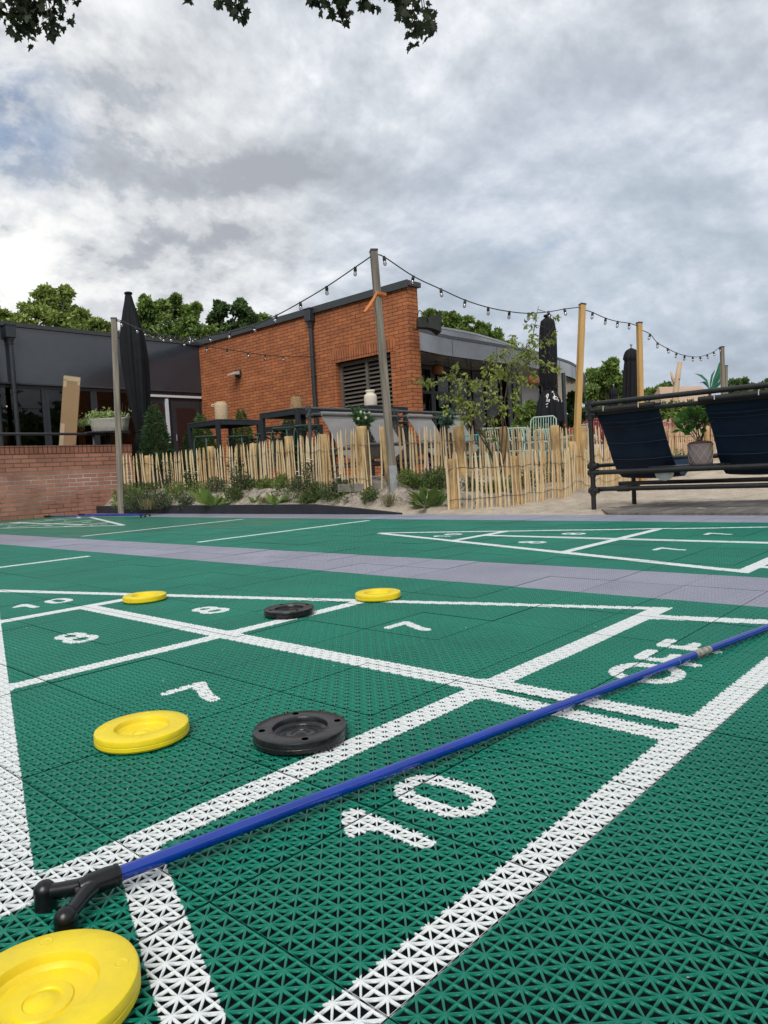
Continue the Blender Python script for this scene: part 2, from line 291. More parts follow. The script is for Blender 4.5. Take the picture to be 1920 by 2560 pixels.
# ------------------------------------------------------------------ mesh helpers
class MB:
    def __init__(s): s.v = []; s.f = []
    def add(s, vs, fs):
        o = len(s.v); s.v += [tuple(p) for p in vs]; s.f += [tuple(i+o for i in f) for f in fs]; return s
    def box(s, c, size, ax=None, b=0.0):
        ax = ax or (Vector((1, 0, 0)), Vector((0, 1, 0)), Vector((0, 0, 1)))
        c = Vector(c); h = [q/2 for q in size]; bb = min(b, *[q*0.98 for q in h]) if b else 0
        if not bb:
            vs = [c+ax[0]*(x*h[0])+ax[1]*(y*h[1])+ax[2]*(z*h[2]) for x in (-1, 1) for y in (-1, 1) for z in (-1, 1)]
            return s.add(vs, [(0, 1, 3, 2), (4, 6, 7, 5), (0, 4, 5, 1), (2, 3, 7, 6), (0, 2, 6, 4), (1, 5, 7, 3)])
        bm = bmesh.new(); bmesh.ops.create_cube(bm, size=1)
        for v in bm.verts: v.co = Vector((v.co.x*size[0], v.co.y*size[1], v.co.z*size[2]))
        bmesh.ops.bevel(bm, geom=bm.edges[:], offset=bb, segments=1, affect='EDGES')
        vs = [c+ax[0]*v.co.x+ax[1]*v.co.y+ax[2]*v.co.z for v in bm.verts]; bm.verts.index_update()
        fs = [[v.index for v in f.verts] for f in bm.faces]; bm.free(); return s.add(vs, fs)
    def tube(s, path, rad, n=8, cap=True, closed=False):
        path = [Vector(p) for p in path]; k = len(path)
        rads = rad if isinstance(rad, (list, tuple)) else [rad]*k
        vs = []; prev = None
        for i, p in enumerate(path):
            if closed: t = path[(i+1) % k]-path[i-1]
            else: t = path[min(i+1, k-1)]-path[max(i-1, 0)]
            if t.length < 1e-9: t = Vector((0, 0, 1))
            t.normalize()
            if prev is None:
                a = Vector((0, 0, 1)) if abs(t.z) < 0.9 else Vector((1, 0, 0))
                x = t.cross(a).normalized()
            else:
                x = (prev - t*prev.dot(t))
                x = x.normalized() if x.length > 1e-6 else t.orthogonal().normalized()
            prev = x; y = t.cross(x)
            for j in range(n):
                an = 2*math.pi*j/n; vs.append(p+(x*math.cos(an)+y*math.sin(an))*rads[i])
        fs = []
        for i in range(k if closed else k-1):
            a = i*n; b = ((i+1) % k)*n
            for j in range(n):
                fs.append((a+j, a+(j+1) % n, b+(j+1) % n, b+j))
        if cap and not closed: fs += [tuple(reversed(range(n))), tuple(range((k-1)*n, k*n))]
        return s.add(vs, fs)
    def lathe(s, prof, n=24, c=(0, 0, 0), fold=None, cap=(False, False)):
        vs = []; c = Vector(c)
        for i, (r, z) in enumerate(prof):
            for j in range(n):
                a = 2*math.pi*j/n; rr = r*(fold(a, i/(len(prof)-1)) if fold else 1)
                vs.append(c+Vector((rr*math.cos(a), rr*math.sin(a), z)))
        fs = [(i*n+j, i*n+(j+1) % n, (i+1)*n+(j+1) % n, (i+1)*n+j) for i in range(len(prof)-1) for j in range(n)]
        if cap[0]: fs.append(tuple(reversed(range(n))))
        if cap[1]: fs.append(tuple(range((len(prof)-1)*n, len(prof)*n)))
        return s.add(vs, fs)
    def prism(s, pts, z0, z1):
        n = len(pts); vs = [(p[0], p[1], z0) for p in pts]+[(p[0], p[1], z1) for p in pts]
        return s.add(vs, [tuple(reversed(range(n))), tuple(range(n, 2*n))]+[(i, (i+1) % n, n+(i+1) % n, n+i) for i in range(n)])
    def sph(s, c, r, sc=(1, 1, 1), n=10, k=7):
        prof = []
        vs = []; c = Vector(c)
        for i in range(k+1):
            t = math.pi*i/k
            for j in range(n):
                a = 2*math.pi*j/n; vs.append(c+Vector((r*sc[0]*math.sin(t)*math.cos(a), r*sc[1]*math.sin(t)*math.sin(a), -r*sc[2]*math.cos(t))))
        return s.add(vs, [(i*n+j, i*n+(j+1) % n, (i+1)*n+(j+1) % n, (i+1)*n+j) for i in range(k) for j in range(n)])
    def build(s, name, material, parent=None, smooth=False, label=None, mw=None):
        me = bpy.data.meshes.new(name); me.from_pydata([tuple(v) for v in s.v], [], s.f); me.validate(clean_customdata=False)
        ms = material if isinstance(material, list) else [material]
        for q in ms: me.materials.append(q)
        if smooth: me.shade_smooth()
        o = bpy.data.objects.new(name, me); COL.objects.link(o)
        if parent: o.parent = parent
        if mw is not None: o.matrix_local = mw
        if label: o['label'] = label
        return o
def smooth_by(o, ang=40):
    bm = bmesh.new(); bm.from_mesh(o.data)
    for e in bm.edges:
        if len(e.link_faces) == 2 and e.calc_face_angle(0) > R(ang): e.smooth = False
    for f in bm.faces: f.smooth = True
    bm.to_mesh(o.data); bm.free(); return o
def tag(o, label, cat, group=None, kind=None):
    o['label'] = label; o['category'] = cat
    if group: o['group'] = group
    if kind: o['kind'] = kind
    return o
def thing(name, label, cat, loc=(0, 0, 0), rz=0.0, group=None, tilt=None):
    o = bpy.data.objects.new(name, None); COL.objects.link(o); o.empty_display_size = 0.1
    o.matrix_world = Matrix.Translation(Vector(loc)) @ (tilt if tilt else Matrix.Identity(4)) @ Matrix.Rotation(rz, 4, 'Z')
    return tag(o, label, cat, group)
def struct(o): o['kind'] = 'structure'; return o
def kids(o): return [c for c in bpy.data.objects if c.parent == o]
def copy_tree(o, parent=None):
    c = o.copy(); COL.objects.link(c)
    if parent: c.parent = parent
    for ch in kids(o): copy_tree(ch, c)
    return c
def place(o, loc, rz=0.0, sc=1.0, tilt=None):
    o.matrix_world = Matrix.Translation(Vector(loc)) @ (tilt if tilt else Matrix.Identity(4)) @ Matrix.Rotation(rz, 4, 'Z') @ Matrix.Diagonal((sc, sc, sc, 1) if isinstance(sc, (int, float)) else (*sc, 1))
def npmesh(name, V, F, mats, parent=None, mi=None, smooth=False):
    me = bpy.data.meshes.new(name); V = np.asarray(V, np.float32); F = np.asarray(F, np.int32); k = F.shape[1]
    me.vertices.add(len(V)); me.vertices.foreach_set('co', V.ravel())
    me.loops.add(F.size); me.loops.foreach_set('vertex_index', F.ravel())
    me.polygons.add(len(F)); me.polygons.foreach_set('loop_start', np.arange(0, F.size, k, dtype=np.int32))
    me.polygons.foreach_set('loop_total', np.full(len(F), k, np.int32))
    for q in mats: me.materials.append(q)
    if mi is not None: me.polygons.foreach_set('material_index', np.asarray(mi, np.int32))
    me.update(calc_edges=True)
    if smooth: me.shade_smooth()
    o = bpy.data.objects.new(name, me); COL.objects.link(o)
    if parent: o.parent = parent
    return o
def leafmesh(P, size, asp=0.5, up=0.0, outward=None, fold=0.18, seed=1, szvar=0.35, droop=0.0):
    """rhombic folded leaves at points P; returns V,F (two quads... as 2 tris-quads per leaf)"""
    g = np.random.default_rng(seed); P = np.asarray(P, float); n = len(P)
    d = g.normal(size=(n, 3)); d[:, 2] += up - droop
    if outward is not None: d += outward
    d /= np.linalg.norm(d, axis=1)[:, None]+1e-9
    q = g.normal(size=(n, 3)); q[:, 2] += 0.6; s_ = np.cross(d, q); s_ /= np.linalg.norm(s_, axis=1)[:, None]+1e-9
    nn = np.cross(s_, d)
    sz = size*(1+szvar*g.uniform(-1, 1, n))[:, None]
    a = P; b = P+d*sz*0.5+s_*sz*asp*0.5+nn*sz*fold; c = P+d*sz; e = P+d*sz*0.5-s_*sz*asp*0.5+nn*sz*fold
    V = np.stack([a, b, c, e], 1).reshape(-1, 3)
    i = np.arange(n)*4; F = np.concatenate([np.stack([i, i+1, i+2], 1), np.stack([i, i+2, i+3], 1)])
    return V, F

# ------------------------------------------------------------------ court: painted tiles
T = 0.25; HG = 0.0011; YEND = 10.5; XEND = 4.75
def convex(x, y, P):
    P = np.array(P, float); a = 0.5*np.sum(P[:, 0]*np.roll(P[:, 1], -1)-np.roll(P[:, 0], -1)*P[:, 1])
    if a < 0: P = P[::-1]
    r = None
    for i in range(len(P)):
        p, q = P[i], P[(i+1) % len(P)]; e = q-p; e = e/np.hypot(*e)
        d = (x-p[0])*e[1]-(y-p[1])*e[0]
        r = d if r is None else np.maximum(r, d)
    return r
def caps(x, y, pts, hw):
    r = None
    for p, q in zip(pts[:-1], pts[1:]):
        ex, ey = q[0]-p[0], q[1]-p[1]; l2 = ex*ex+ey*ey+1e-12
        t = np.clip(((x-p[0])*ex+(y-p[1])*ey)/l2, 0, 1)
        d = np.hypot(x-p[0]-t*ex, y-p[1]-t*ey)-hw
        r = d if r is None else np.minimum(r, d)
    return r
def ell(cx, cy, rx, ry, n=18): return [(cx+rx*math.cos(2*math.pi*i/n)*(1 if True else 1), cy+ry*math.sin(2*math.pi*i/n)) for i in range(n+1)]
HW = 0.0135
GL = {
 '7': [[(0.0, 1), (1, 1), (0.72, 0.62), (0.48, 0.25), (0.42, 0)]],
 '8': [ell(0.5, 0.76, 0.42, 0.26), ell(0.5, 0.26, 0.5, 0.28)],
 '0': [[(0.5+0.5*math.copysign(abs(math.cos(t))**0.75, math.cos(t)), 0.5+0.5*math.copysign(abs(math.sin(t))**0.75, math.sin(t))) for t in np.linspace(0, 2*math.pi, 25)]],
 '1': [[(0.0, 0.70), (0.30, 0.84), (0.75, 1.0)], [(0.78, 1.0), (0.78, 0.0)]],
 'F': [[(0.05, 0), (0.05, 1), (0.9, 1)], [(0.05, 0.5), (0.75, 0.5)]],
 'O': [[(0.5+0.5*math.copysign(abs(math.cos(t))**0.8, math.cos(t)), 0.5+0.5*math.copysign(abs(math.sin(t))**0.8, math.sin(t))) for t in np.linspace(0, 2*math.pi, 25)]],
}
def glyph(x, y, ch, x0, x1, y0, y1, hw=HW):
    r = None
    for st in GL[ch]:
        pts = [(x0+hw+(x1-x0-2*hw)*u, y0+hw+(y1-y0-2*hw)*v) for u, v in st]
        d = caps(x, y, pts, hw); r = d if r is None else np.minimum(r, d)
    return r
def _cv(x, y, P): return (min(p[1] for p in P), max(p[1] for p in P), lambda: convex(x, y, P))
def _gl(x, y, ch, x0, x1, y0, y1): return (y0, y1, lambda: glyph(x, y, ch, x0, x1, y0, y1))
def lane(x, y):
    li = lambda Y: 0.75-0.327*(3.04-Y); ri = lambda Y: 0.75+0.346*(2.87-Y); ro = lambda Y: 0.75+0.341*(3.02-Y)
    D = [_cv(x, y, [(-0.125, 0.400), (1.64, 0.400), (1.62, 0.452), (-0.10, 0.452)]),
         _cv(x, y, [(li(0.40), 0.40), (li(3.03), 3.03), (li(3.03)-0.055, 3.03), (li(0.40)-0.058, 0.40)]),
         _cv(x, y, [(ri(0.40), 0.40), (ro(0.40), 0.40), (ro(3.03), 3.03), (ri(3.00), 3.00)]),
         _cv(x, y, [(li(1.30), 1.282), (ri(1.30), 1.282), (ri(1.30), 1.334), (li(1.30), 1.334)]),
         _cv(x, y, [(li(2.17), 2.150), (ri(2.17), 2.150), (ri(2.17), 2.204), (li(2.17), 2.204)]),
         _cv(x, y, [(0.722, 0.43), (0.786, 0.43), (0.786, 2.17), (0.722, 2.17)]),
         _cv(x, y, [(0.757, 0.03), (0.805, 0.03), (0.803, 0.42), (0.757, 0.42)]),
         _cv(x, y, [(0.677, 0.03), (0.725, 0.03), (0.735, 0.42), (0.690, 0.42)]),
         _cv(x, y, [(0.035, 0.42), (-0.113, 0.02), (-0.163, 0.02), (-0.017, 0.42)]),
         _cv(x, y, [(1.470, 0.42), (1.578, 0.02), (1.632, 0.02), (1.525, 0.42)]),
         _cv(x, y, [(-0.163, 0.0), (1.632, 0.0), (1.632, 0.052), (-0.163, 0.052)]),
         _cv(x, y, [(-0.11, 3.965), (1.615, 3.965), (1.615, 4.022), (-0.11, 4.022)]),
         _gl(x, y, '7', 0.350, 0.455, 0.820, 0.965), _gl(x, y, '7', 1.035, 1.136, 0.830, 0.972),
         _gl(x, y, '8', 0.450, 0.548, 1.602, 1.762), _gl(x, y, '8', 0.898, 0.998, 1.602, 1.745),
         _gl(x, y, '1', 0.598, 0.676, 2.347, 2.484), _gl(x, y, '0', 0.716, 0.806, 2.355, 2.480),
         _gl(x, y, '1', 0.183, 0.248, 0.136, 0.282), _gl(x, y, '0', 0.287, 0.383, 0.134, 0.280),
         _gl(x, y, 'O', 0.934, 1.070, 0.138, 0.282), _gl(x, y, 'F', 1.087, 1.188, 0.138, 0.282), _gl(x, y, 'F', 1.210, 1.300, 0.138, 0.282)]
    return D
def paint(x, y):
    r = np.full(len(x), 0.06, np.float32)
    for k, (fx, fy) in enumerate(((lambda x: x, lambda y: y), (lambda x: x-2.5, lambda y: y), (lambda x: 1.5-x, lambda y: 9.8-y), (lambda x: 4.0-x, lambda y: 9.8-y))):
        X, Y = fx(x), fy(y)
        idx = np.nonzero((X > -0.25) & (X < 1.75) & (Y > -0.06) & (Y < 4.1))[0]
        if not len(idx): continue
        # split the lane in rows so that each vertex is only tested against the marks near it
        Xs, Ys = X[idx], Y[idx]
        order = np.argsort((Ys*8).astype(int), kind='stable'); Xs, Ys, idx = Xs[order], Ys[order], idx[order]
        rows = (Ys*8).astype(int); cuts = np.concatenate([[0], np.nonzero(np.diff(rows))[0]+1, [len(rows)]])
        for a0, a1 in zip(cuts[:-1], cuts[1:]):
            if a1 <= a0: continue
            xx, yy = Xs[a0:a1], Ys[a0:a1]; lo, hi = yy.min()-0.03, yy.max()+0.03; rr = np.full(a1-a0, 0.06)
            for y0, y1, fn in lane(xx, yy):
                if y1 < lo or y0 > hi: continue
                rr = np.minimum(rr, fn())
            r[idx[a0:a1]] = np.minimum(r[idx[a0:a1]], rr)
    return np.clip(r, -0.06, 0.06)
def court_mat(name, base, dark, lattice_hint):
    m = bpy.data.materials.new(name); m.use_nodes = True; t = m.node_tree; n = t.nodes; l = t.links; b = n['Principled BSDF']
    at_ = n.new('ShaderNodeAttribute'); at_.attribute_name = 'paint'
    tn = n.new('ShaderNodeAttribute'); tn.attribute_name = 'tint'
    tcn = n.new('ShaderNodeTexCoord')
    g1 = n.new('ShaderNodeTexNoise'); g1.inputs['Scale'].default_value = 2.2; g1.inputs['Detail'].default_value = 7; g1.inputs['Roughness'].default_value = 0.65; l.new(tcn.outputs['Object'], g1.inputs['Vector'])
    g2 = n.new('ShaderNodeTexNoise'); g2.inputs['Scale'].default_value = 300; g2.inputs['Detail'].default_value = 3; l.new(tcn.outputs['Object'], g2.inputs['Vector'])
    # ragged paint edge
    ma = n.new('ShaderNodeMath'); ma.operation = 'MULTIPLY_ADD'; ma.inputs[1].default_value = 0.006; l.new(g2.outputs['Fac'], ma.inputs[0]); l.new(at_.outputs['Fac'], ma.inputs[2])
    st = n.new('ShaderNodeMapRange'); st.inputs[1].default_value = 0.0024; st.inputs[2].default_value = 0.0036; st.inputs[3].default_value = 1; st.inputs[4].default_value = 0; l.new(ma.outputs[0], st.inputs[0])
    mr = n.new('ShaderNodeMapRange'); mr.inputs[1].default_value = 0.3; mr.inputs[2].default_value = 0.7; l.new(g1.outputs['Fac'], mr.inputs[0])
    c = n.new('ShaderNodeMix'); c.data_type = 'RGBA'; l.new(mr.outputs[0], c.inputs[0]); c.inputs[6].default_value = (*base, 1); c.inputs[7].default_value = (*dark, 1)
    hs = n.new('ShaderNodeHueSaturation'); l.new(c.outputs[2], hs.inputs['Color']); l.new(tn.outputs['Fac'], hs.inputs['Value'])
    wc = n.new('ShaderNodeMix'); wc.data_type = 'RGBA'; l.new(g2.outputs['Fac'], wc.inputs[0]); wc.inputs[6].default_value = (0.76, 0.80, 0.80, 1); wc.inputs[7].default_value = (0.62, 0.66, 0.65, 1)
    mx = n.new('ShaderNodeMix'); mx.data_type = 'RGBA'; l.new(st.outputs[0], mx.inputs[0]); l.new(hs.outputs[0], mx.inputs[6]); l.new(wc.outputs[2], mx.inputs[7])
    # dust specks
    vo = n.new('ShaderNodeTexVoronoi'); vo.inputs['Scale'].default_value = 16; l.new(tcn.outputs['Object'], vo.inputs['Vector'])
    sp = n.new('ShaderNodeMath'); sp.operation = 'LESS_THAN'; sp.inputs[1].default_value = 0.034; l.new(vo.outputs['Distance'], sp.inputs[0])
    ds = n.new('ShaderNodeMix'); ds.data_type = 'RGBA'; l.new(sp.outputs[0], ds.inputs[0]); l.new(mx.outputs[2], ds.inputs[6]); ds.inputs[7].default_value = (0.35, 0.48, 0.42, 1)
    l.new(ds.outputs[2], b.inputs['Base Color'])
    rg = n.new('ShaderNodeMapRange'); rg.inputs[3].default_value = 0.28; rg.inputs[4].default_value = 0.44; l.new(g1.outputs['Fac'], rg.inputs[0]); l.new(rg.outputs[0], b.inputs['Roughness'])
    b.inputs['Specular IOR Level'].default_value = 0.40
    bp = n.new('ShaderNodeBump'); bp.inputs['Strength'].default_value = 0.35; bp.inputs['Distance'].default_value = 0.0015
    wv = n.new('ShaderNodeTexNoise'); wv.inputs['Scale'].default_value = 420; wv.inputs['Detail'].default_value = 2; l.new(tcn.outputs['Object'], wv.inputs['Vector'])
    l.new(wv.outputs['Fac'], bp.inputs['Height']); l.new(bp.outputs[0], b.inputs['Normal'])
    return m
CG = court_mat('green_court_tile', (0.0004, 0.186, 0.120), (0.0004, 0.138, 0.092), True)
CB = court_mat('grey_court_tile', (0.30, 0.305, 0.375), (0.24, 0.245, 0.315), True)

NEAR, FAR = 2.6, 6.6
g = (T-2*HG)/16
def tri_pattern(rings):
    """one tile of triangular holes: rings = list of (inset, z)"""
    V = []; F = []
    ia = 1-1/math.sqrt(2)
    r0 = g*ia
    for i in range(16):
        for j in range(16):
            x0, y0 = HG+i*g, HG+j*g; x1, y1 = x0+g, y0+g
            if (i+j) % 2 == 0: tris = [((x0, y0), (x1, y0), (x1, y1)), ((x0, y0), (x1, y1), (x0, y1))]
            else: tris = [((x0, y0), (x1, y0), (x0, y1)), ((x1, y0), (x1, y1), (x0, y1))]
            for t in tris:
                P = np.array(t); a = np.linalg.norm(P[1]-P[2]); b_ = np.linalg.norm(P[0]-P[2]); c_ = np.linalg.norm(P[0]-P[1])
                I = (a*P[0]+b_*P[1]+c_*P[2])/(a+b_+c_)
                o = len(V)
                for d, z in rings:
                    s_ = (r0-d)/r0
                    for p in P: q = I+(p-I)*s_; V.append((q[0], q[1], z))
                for k in range(len(rings)-1):
                    for e in range(3):
                        F.append((o+3*k+e, o+3*k+(e+1) % 3, o+3*k+3+(e+1) % 3, o+3*k+3+e))
    return np.array(V), np.array(F)
PN = tri_pattern([(0, 0), (0.00058, -0.00022), (0.00110, -0.0010), (0.00095, -0.0032)])
PF = tri_pattern([(0, 0), (0.00050, -0.00016), (0.00112, -0.0009), (0.00100, -0.0036)])
fwd = np.array([math.cos(YAW), math.sin(YAW)]); rgt = np.array([math.sin(YAW), -math.cos(YAW)])
tiles_n, tiles_f, flat = [], [], []
I0, I1, J0, J1 = -12, 19, -22, 42
for i in range(I0, I1):
    for j in range(J0, J1):
        cx, cy = (i+.5)*T-CX, (j+.5)*T-CY; d = cx*fwd[0]+cy*fwd[1]; s_ = abs(cx*rgt[0]+cy*rgt[1]); dist = math.hypot(cx, cy)
        vis = (s_ < 0.60*max(d, 0)+0.55 and d > 0.1) or (dist < 3.2 and d > 0.0 and s_ < 0.8*d+1.5)
        (tiles_n if vis and dist < NEAR else tiles_f if vis and dist < FAR else flat).append((i, j))
def grey(i): return 7 <= i < 9 or i >= 17
def assemble():
    Vs, Fs, mi, tint = [], [], [], []; o = 0
    gr = np.random.default_rng(3)
    for lst, (pv, pf) in ((tiles_n, PN), (tiles_f, PF)):
        for i, j in lst:
            v = pv.copy(); v[:, 0] += i*T; v[:, 1] += j*T; v[:, 2] += gr.normal(0, 0.00035)
            Vs.append(v); Fs.append(pf+o); o += len(v)
            mi.append(np.full(len(pf), 1 if grey(i) else 0)); tint.append(np.full(len(v), gr.uniform(0.94, 1.05)))
    return np.concatenate(Vs), np.concatenate(Fs), np.concatenate(mi), np.concatenate(tint)
V, F, MI, TI = assemble()
def add_attr(o, V, TI):
    a = o.data.attributes.new('paint', 'FLOAT', 'POINT'); a.data.foreach_set('value', paint(V[:, 0], V[:, 1]).astype(np.float32))
    a = o.data.attributes.new('tint', 'FLOAT', 'POINT'); a.data.foreach_set('value', TI.astype(np.float32))
co = npmesh('court_floor', V, F, [CG, CB], mi=MI); add_attr(co, V, TI); struct(co)
# tiles too far away to show their holes: same surface as closed tiles
Vs, Fs, mi, TI = [], [], [], []; o_ = 0; q = 8
gx, gy = np.meshgrid(np.linspace(HG, T-HG, q+1), np.linspace(HG, T-HG, q+1), indexing='ij')
base = np.stack([gx.ravel(), gy.ravel(), np.zeros(gx.size)], 1)
qf = np.array([(a*(q+1)+b, (a+1)*(q+1)+b, (a+1)*(q+1)+b+1, a*(q+1)+b+1) for a in range(q) for b in range(q)])
gr = np.random.default_rng(5)
for i, j in flat:
    v = base.copy(); v[:, 0] += i*T; v[:, 1] += j*T; v[:, 2] -= 0.0004+abs(gr.normal(0, 0.0003)); Vs.append(v); Fs.append(qf+o_); o_ += len(v)
    mi.append(np.full(len(qf), 1 if grey(i) else 0)); TI.append(np.full(len(v), gr.uniform(0.95, 1.05)*0.98))
V = np.concatenate(Vs); fl = npmesh('court_floor_far', V, np.concatenate(Fs), [CG, CB], mi=np.concatenate(mi)); add_attr(fl, V, np.concatenate(TI)); struct(fl)
del V, F, Vs, Fs
UND = mat('dark_ground_under_tiles', (0.006, 0.009, 0.011), 0.9, 0.2, var=0.5, vscale=30)
b = MB(); b.box(((I0+I1)/2*T, (J0+J1)/2*T, -0.055), ((I1-I0)*T, (J1-J0)*T, 0.075)); struct(b.build('court_base', UND))

# ------------------------------------------------------------------ sand, terrace and far ground
CP = []
def cp(px, d, z):
    p = gp(px, d, z); CP.append((p.x, p.y, z))
for a in [(240, 10.9, .10), (320, 10.2, .10), (400, 9.6, .10), (500, 9.1, .10), (600, 8.55, .10), (700, 8.1, .10), (780, 7.75, .10), (880, 7.45, .05), (1000, 7.05, .0),
          (905, 7.75, .24), (700, 9.1, .27), (645, 9.5, .28), (530, 10.5, .30), (431, 11.3, .32), (305, 11.3, .34), (985, 7.45, .27),
          (1000, 7.7, .29), (1100, 8.2, .30), (1200, 8.7, .30), (1400, 9.65, .30), (1690, 12, .29), (1810, 13, .29), (1040, 7.15, .09), (1090, 7.2, .08), (1100, 7.6, .2), (1160, 7.6, .16),
          (1122, 6.93, .0), (1180, 7.05, .0), (1240, 7.2, .0), (1300, 7.4, .0), (1350, 7.7, .0), (1400, 8, .0), (1470, 8.76, .0), (1520, 9.6, .01), (1585, 11, .02),
          (1250, 7.7, .12), (1330, 8.1, .14), (1420, 8.8, .16), (1060, 6.9, .0), (1122, 6.7, .0), (1250, 6.9, .0), (1400, 7, .0), (1600, 7, .0), (1600, 6, .0), (1800, 6, .0), (1900, 7, .0), (1900, 9, .01), (1750, 9.5, .01), (1700, 8, .0), (2200, 6, 0), (2200, 9, 0), (2500, 12, .0),
          (2000, 13, .05), (500, 14, .35), (800, 12, .35), (1000, 10.5, .35), (1200, 14, .35), (300, 14, .35), (100, 13, .35), (1200, 11, .34), (1500, 14, .33), (1700, 17, .33), (900, 9, .34), (700, 11, .34), (450, 12.7, .35), (600, 10.9, .34), (1500, 11.5, .32), (2000, 20, .3)]:
    cp(*a)
CPA = np.array(CP)
def terr(x, y):
    x = np.atleast_1d(x).astype(float); y = np.atleast_1d(y).astype(float)
    d2 = (x[:, None]-CPA[None, :, 0])**2+(y[:, None]-CPA[None, :, 1])**2+0.004
    wgt = d2**-2.0; z = (wgt*CPA[None, :, 2]).sum(1)/wgt.sum(1)
    e = np.clip((x-4.80)/0.42, 0, 1); e = e*e*(3-2*e)
    low = np.where(y > 5.35, 0.10, np.where(y > 4.2, 0.10*(y-4.2)/1.15, 0.0))-0.012
    return low*(1-e)+z*e
def tz(x, y): return float(terr(x, y)[0])
def on(px, d):                                   # point on the sand at photo column and depth
    p = gp(px, d, 0.1)
    for _ in range(4): p = gp(px, d, tz(p.x, p.y))
    return p
xs = np.concatenate([np.arange(4.78, 9.5, 0.055), np.arange(9.5, 30, 0.5), [34, 40, 60]]); ys = np.concatenate([[-60, -30, -15], np.arange(-9, -2, 0.5), np.arange(-2, 13, 0.07), np.arange(13, 30, 0.6), [34, 45, 80]])
GX, GY = np.meshgrid(xs, ys, indexing='ij'); Z = np.concatenate([terr(GX.ravel()[k:k+4000], GY.ravel()[k:k+4000]) for k in range(0, GX.size, 4000)])
gr = np.random.default_rng(11)
def vnoise(x, y, f, seed):
    g_ = np.random.default_rng(seed); r = np.zeros_like(x)
    for k in range(9):
        a = g_.uniform(0, 2*np.pi); ff = f*g_.uniform(0.6, 1.6); r += np.sin((x*np.cos(a)+y*np.sin(a))*ff+g_.uniform(0, 6.3))
    return r/3
lump = 0.009*vnoise(GX.ravel(), GY.ravel(), 9, 1)+0.006*vnoise(GX.ravel(), GY.ravel(), 28, 2)+gr.normal(0, 0.003, GX.size)
Z = Z+lump*np.clip((GX.ravel()-4.80)/0.3, 0, 1)
ny = len(ys); a = np.arange(len(xs)-1)[:, None]*ny+np.arange(ny-1)[None, :]; a = a.ravel()
F = np.stack([a, a+ny, a+ny+1, a+1], 1)
SAND = mat('pale_sand', (0.50, 0.43, 0.345), 0.95, 0.15, col2=(0.36, 0.30, 0.235), vscale=5, bump=1.0, bscale=35, detail=9)
t = SAND.node_tree; n = t.nodes; l = t.links
bsdf = n['Principled BSDF']; src = bsdf.inputs['Base Color'].links[0].from_socket
tcn = n.new('ShaderNodeTexCoord'); vo = n.new('ShaderNodeTexNoise'); vo.inputs['Scale'].default_value = 26; vo.inputs['Detail'].default_value = 6; vo.inputs['Roughness'].default_value = 0.75; vo.inputs['Distortion'].default_value = 1.2; l.new(tcn.outputs['Object'], vo.inputs['Vector'])
mr = n.new('ShaderNodeMapRange'); mr.inputs[1].default_value = 0.58; mr.inputs[2].default_value = 0.66; l.new(vo.outputs['Fac'], mr.inputs[0])
mi_ = n.new('ShaderNodeMix'); mi_.data_type = 'RGBA'; l.new(mr.outputs[0], mi_.inputs[0]); l.new(src, mi_.inputs[6]); mi_.inputs[7].default_value = (0.13, 0.10, 0.07, 1); 
ba = n.new('ShaderNodeAttribute'); ba.attribute_name = 'bed'
bn = n.new('ShaderNodeTexNoise'); bn.inputs['Scale'].default_value = 9; bn.inputs['Detail'].default_value = 9; bn.inputs['Roughness'].default_value = 0.8; l.new(tcn.outputs['Object'], bn.inputs['Vector'])
bc = n.new('ShaderNodeMix'); bc.data_type = 'RGBA'; br_ = n.new('ShaderNodeMapRange'); br_.inputs[1].default_value = 0.42; br_.inputs[2].default_value = 0.60; l.new(bn.outputs['Fac'], br_.inputs[0]); l.new(br_.outputs[0], bc.inputs[0])
bc.inputs[6].default_value = (0.40, 0.355, 0.30, 1); bc.inputs[7].default_value = (0.135, 0.11, 0.085, 1)
bx_ = n.new('ShaderNodeMix'); bx_.data_type = 'RGBA'; l.new(ba.outputs['Fac'], bx_.inputs[0]); l.new(mi_.outputs[2], bx_.inputs[6]); l.new(bc.outputs[2], bx_.inputs[7])
l.new(bx_.outputs[2], bsdf.inputs['Base Color'])
sand = npmesh('sand_ground', np.stack([GX.ravel(), GY.ravel(), Z], 1), F, [SAND], smooth=True); struct(sand)
bedv = np.clip((Z-0.015)/0.06, 0, 1)*np.clip((9.0-GX.ravel())/2, 0, 1)
a_ = sand.data.attributes.new('bed', 'FLOAT', 'POINT'); a_.data.foreach_set('value', bedv.astype(np.float32))
GND = mat('far_ground', (0.10, 0.12, 0.06), 0.95, 0.1, col2=(0.16, 0.14, 0.10), vscale=0.3)
b = MB(); b.box((0, 0, -0.35), (900, 900, 0.4)); struct(b.build('far_ground', GND))
# terrace behind the low wall (left of the planting bed)
b = MB(); b.prism([(-4, 10.75), (16, 10.75), (16, 30), (-4, 30)], 0.0, 0.365); struct(b.build('terrace_paving', M['slab']))
# flat streaked dark grey strip in front of the bench
STRIP = mat('dark_grey_strip', (0.22, 0.20, 0.18), 0.8, 0.3, col2=(0.11, 0.10, 0.095), vscale=2.2, stretch=(0.9, 5, 1), bump=0.5, bscale=7)
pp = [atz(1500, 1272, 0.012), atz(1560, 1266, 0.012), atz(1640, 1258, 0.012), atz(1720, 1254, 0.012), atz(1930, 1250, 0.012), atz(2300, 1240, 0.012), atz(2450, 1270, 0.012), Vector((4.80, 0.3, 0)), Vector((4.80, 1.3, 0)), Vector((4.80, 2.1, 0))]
b = MB(); b.prism([(p.x, p.y) for p in pp], -0.03, 0.014); struct(b.build('path', STRIP))

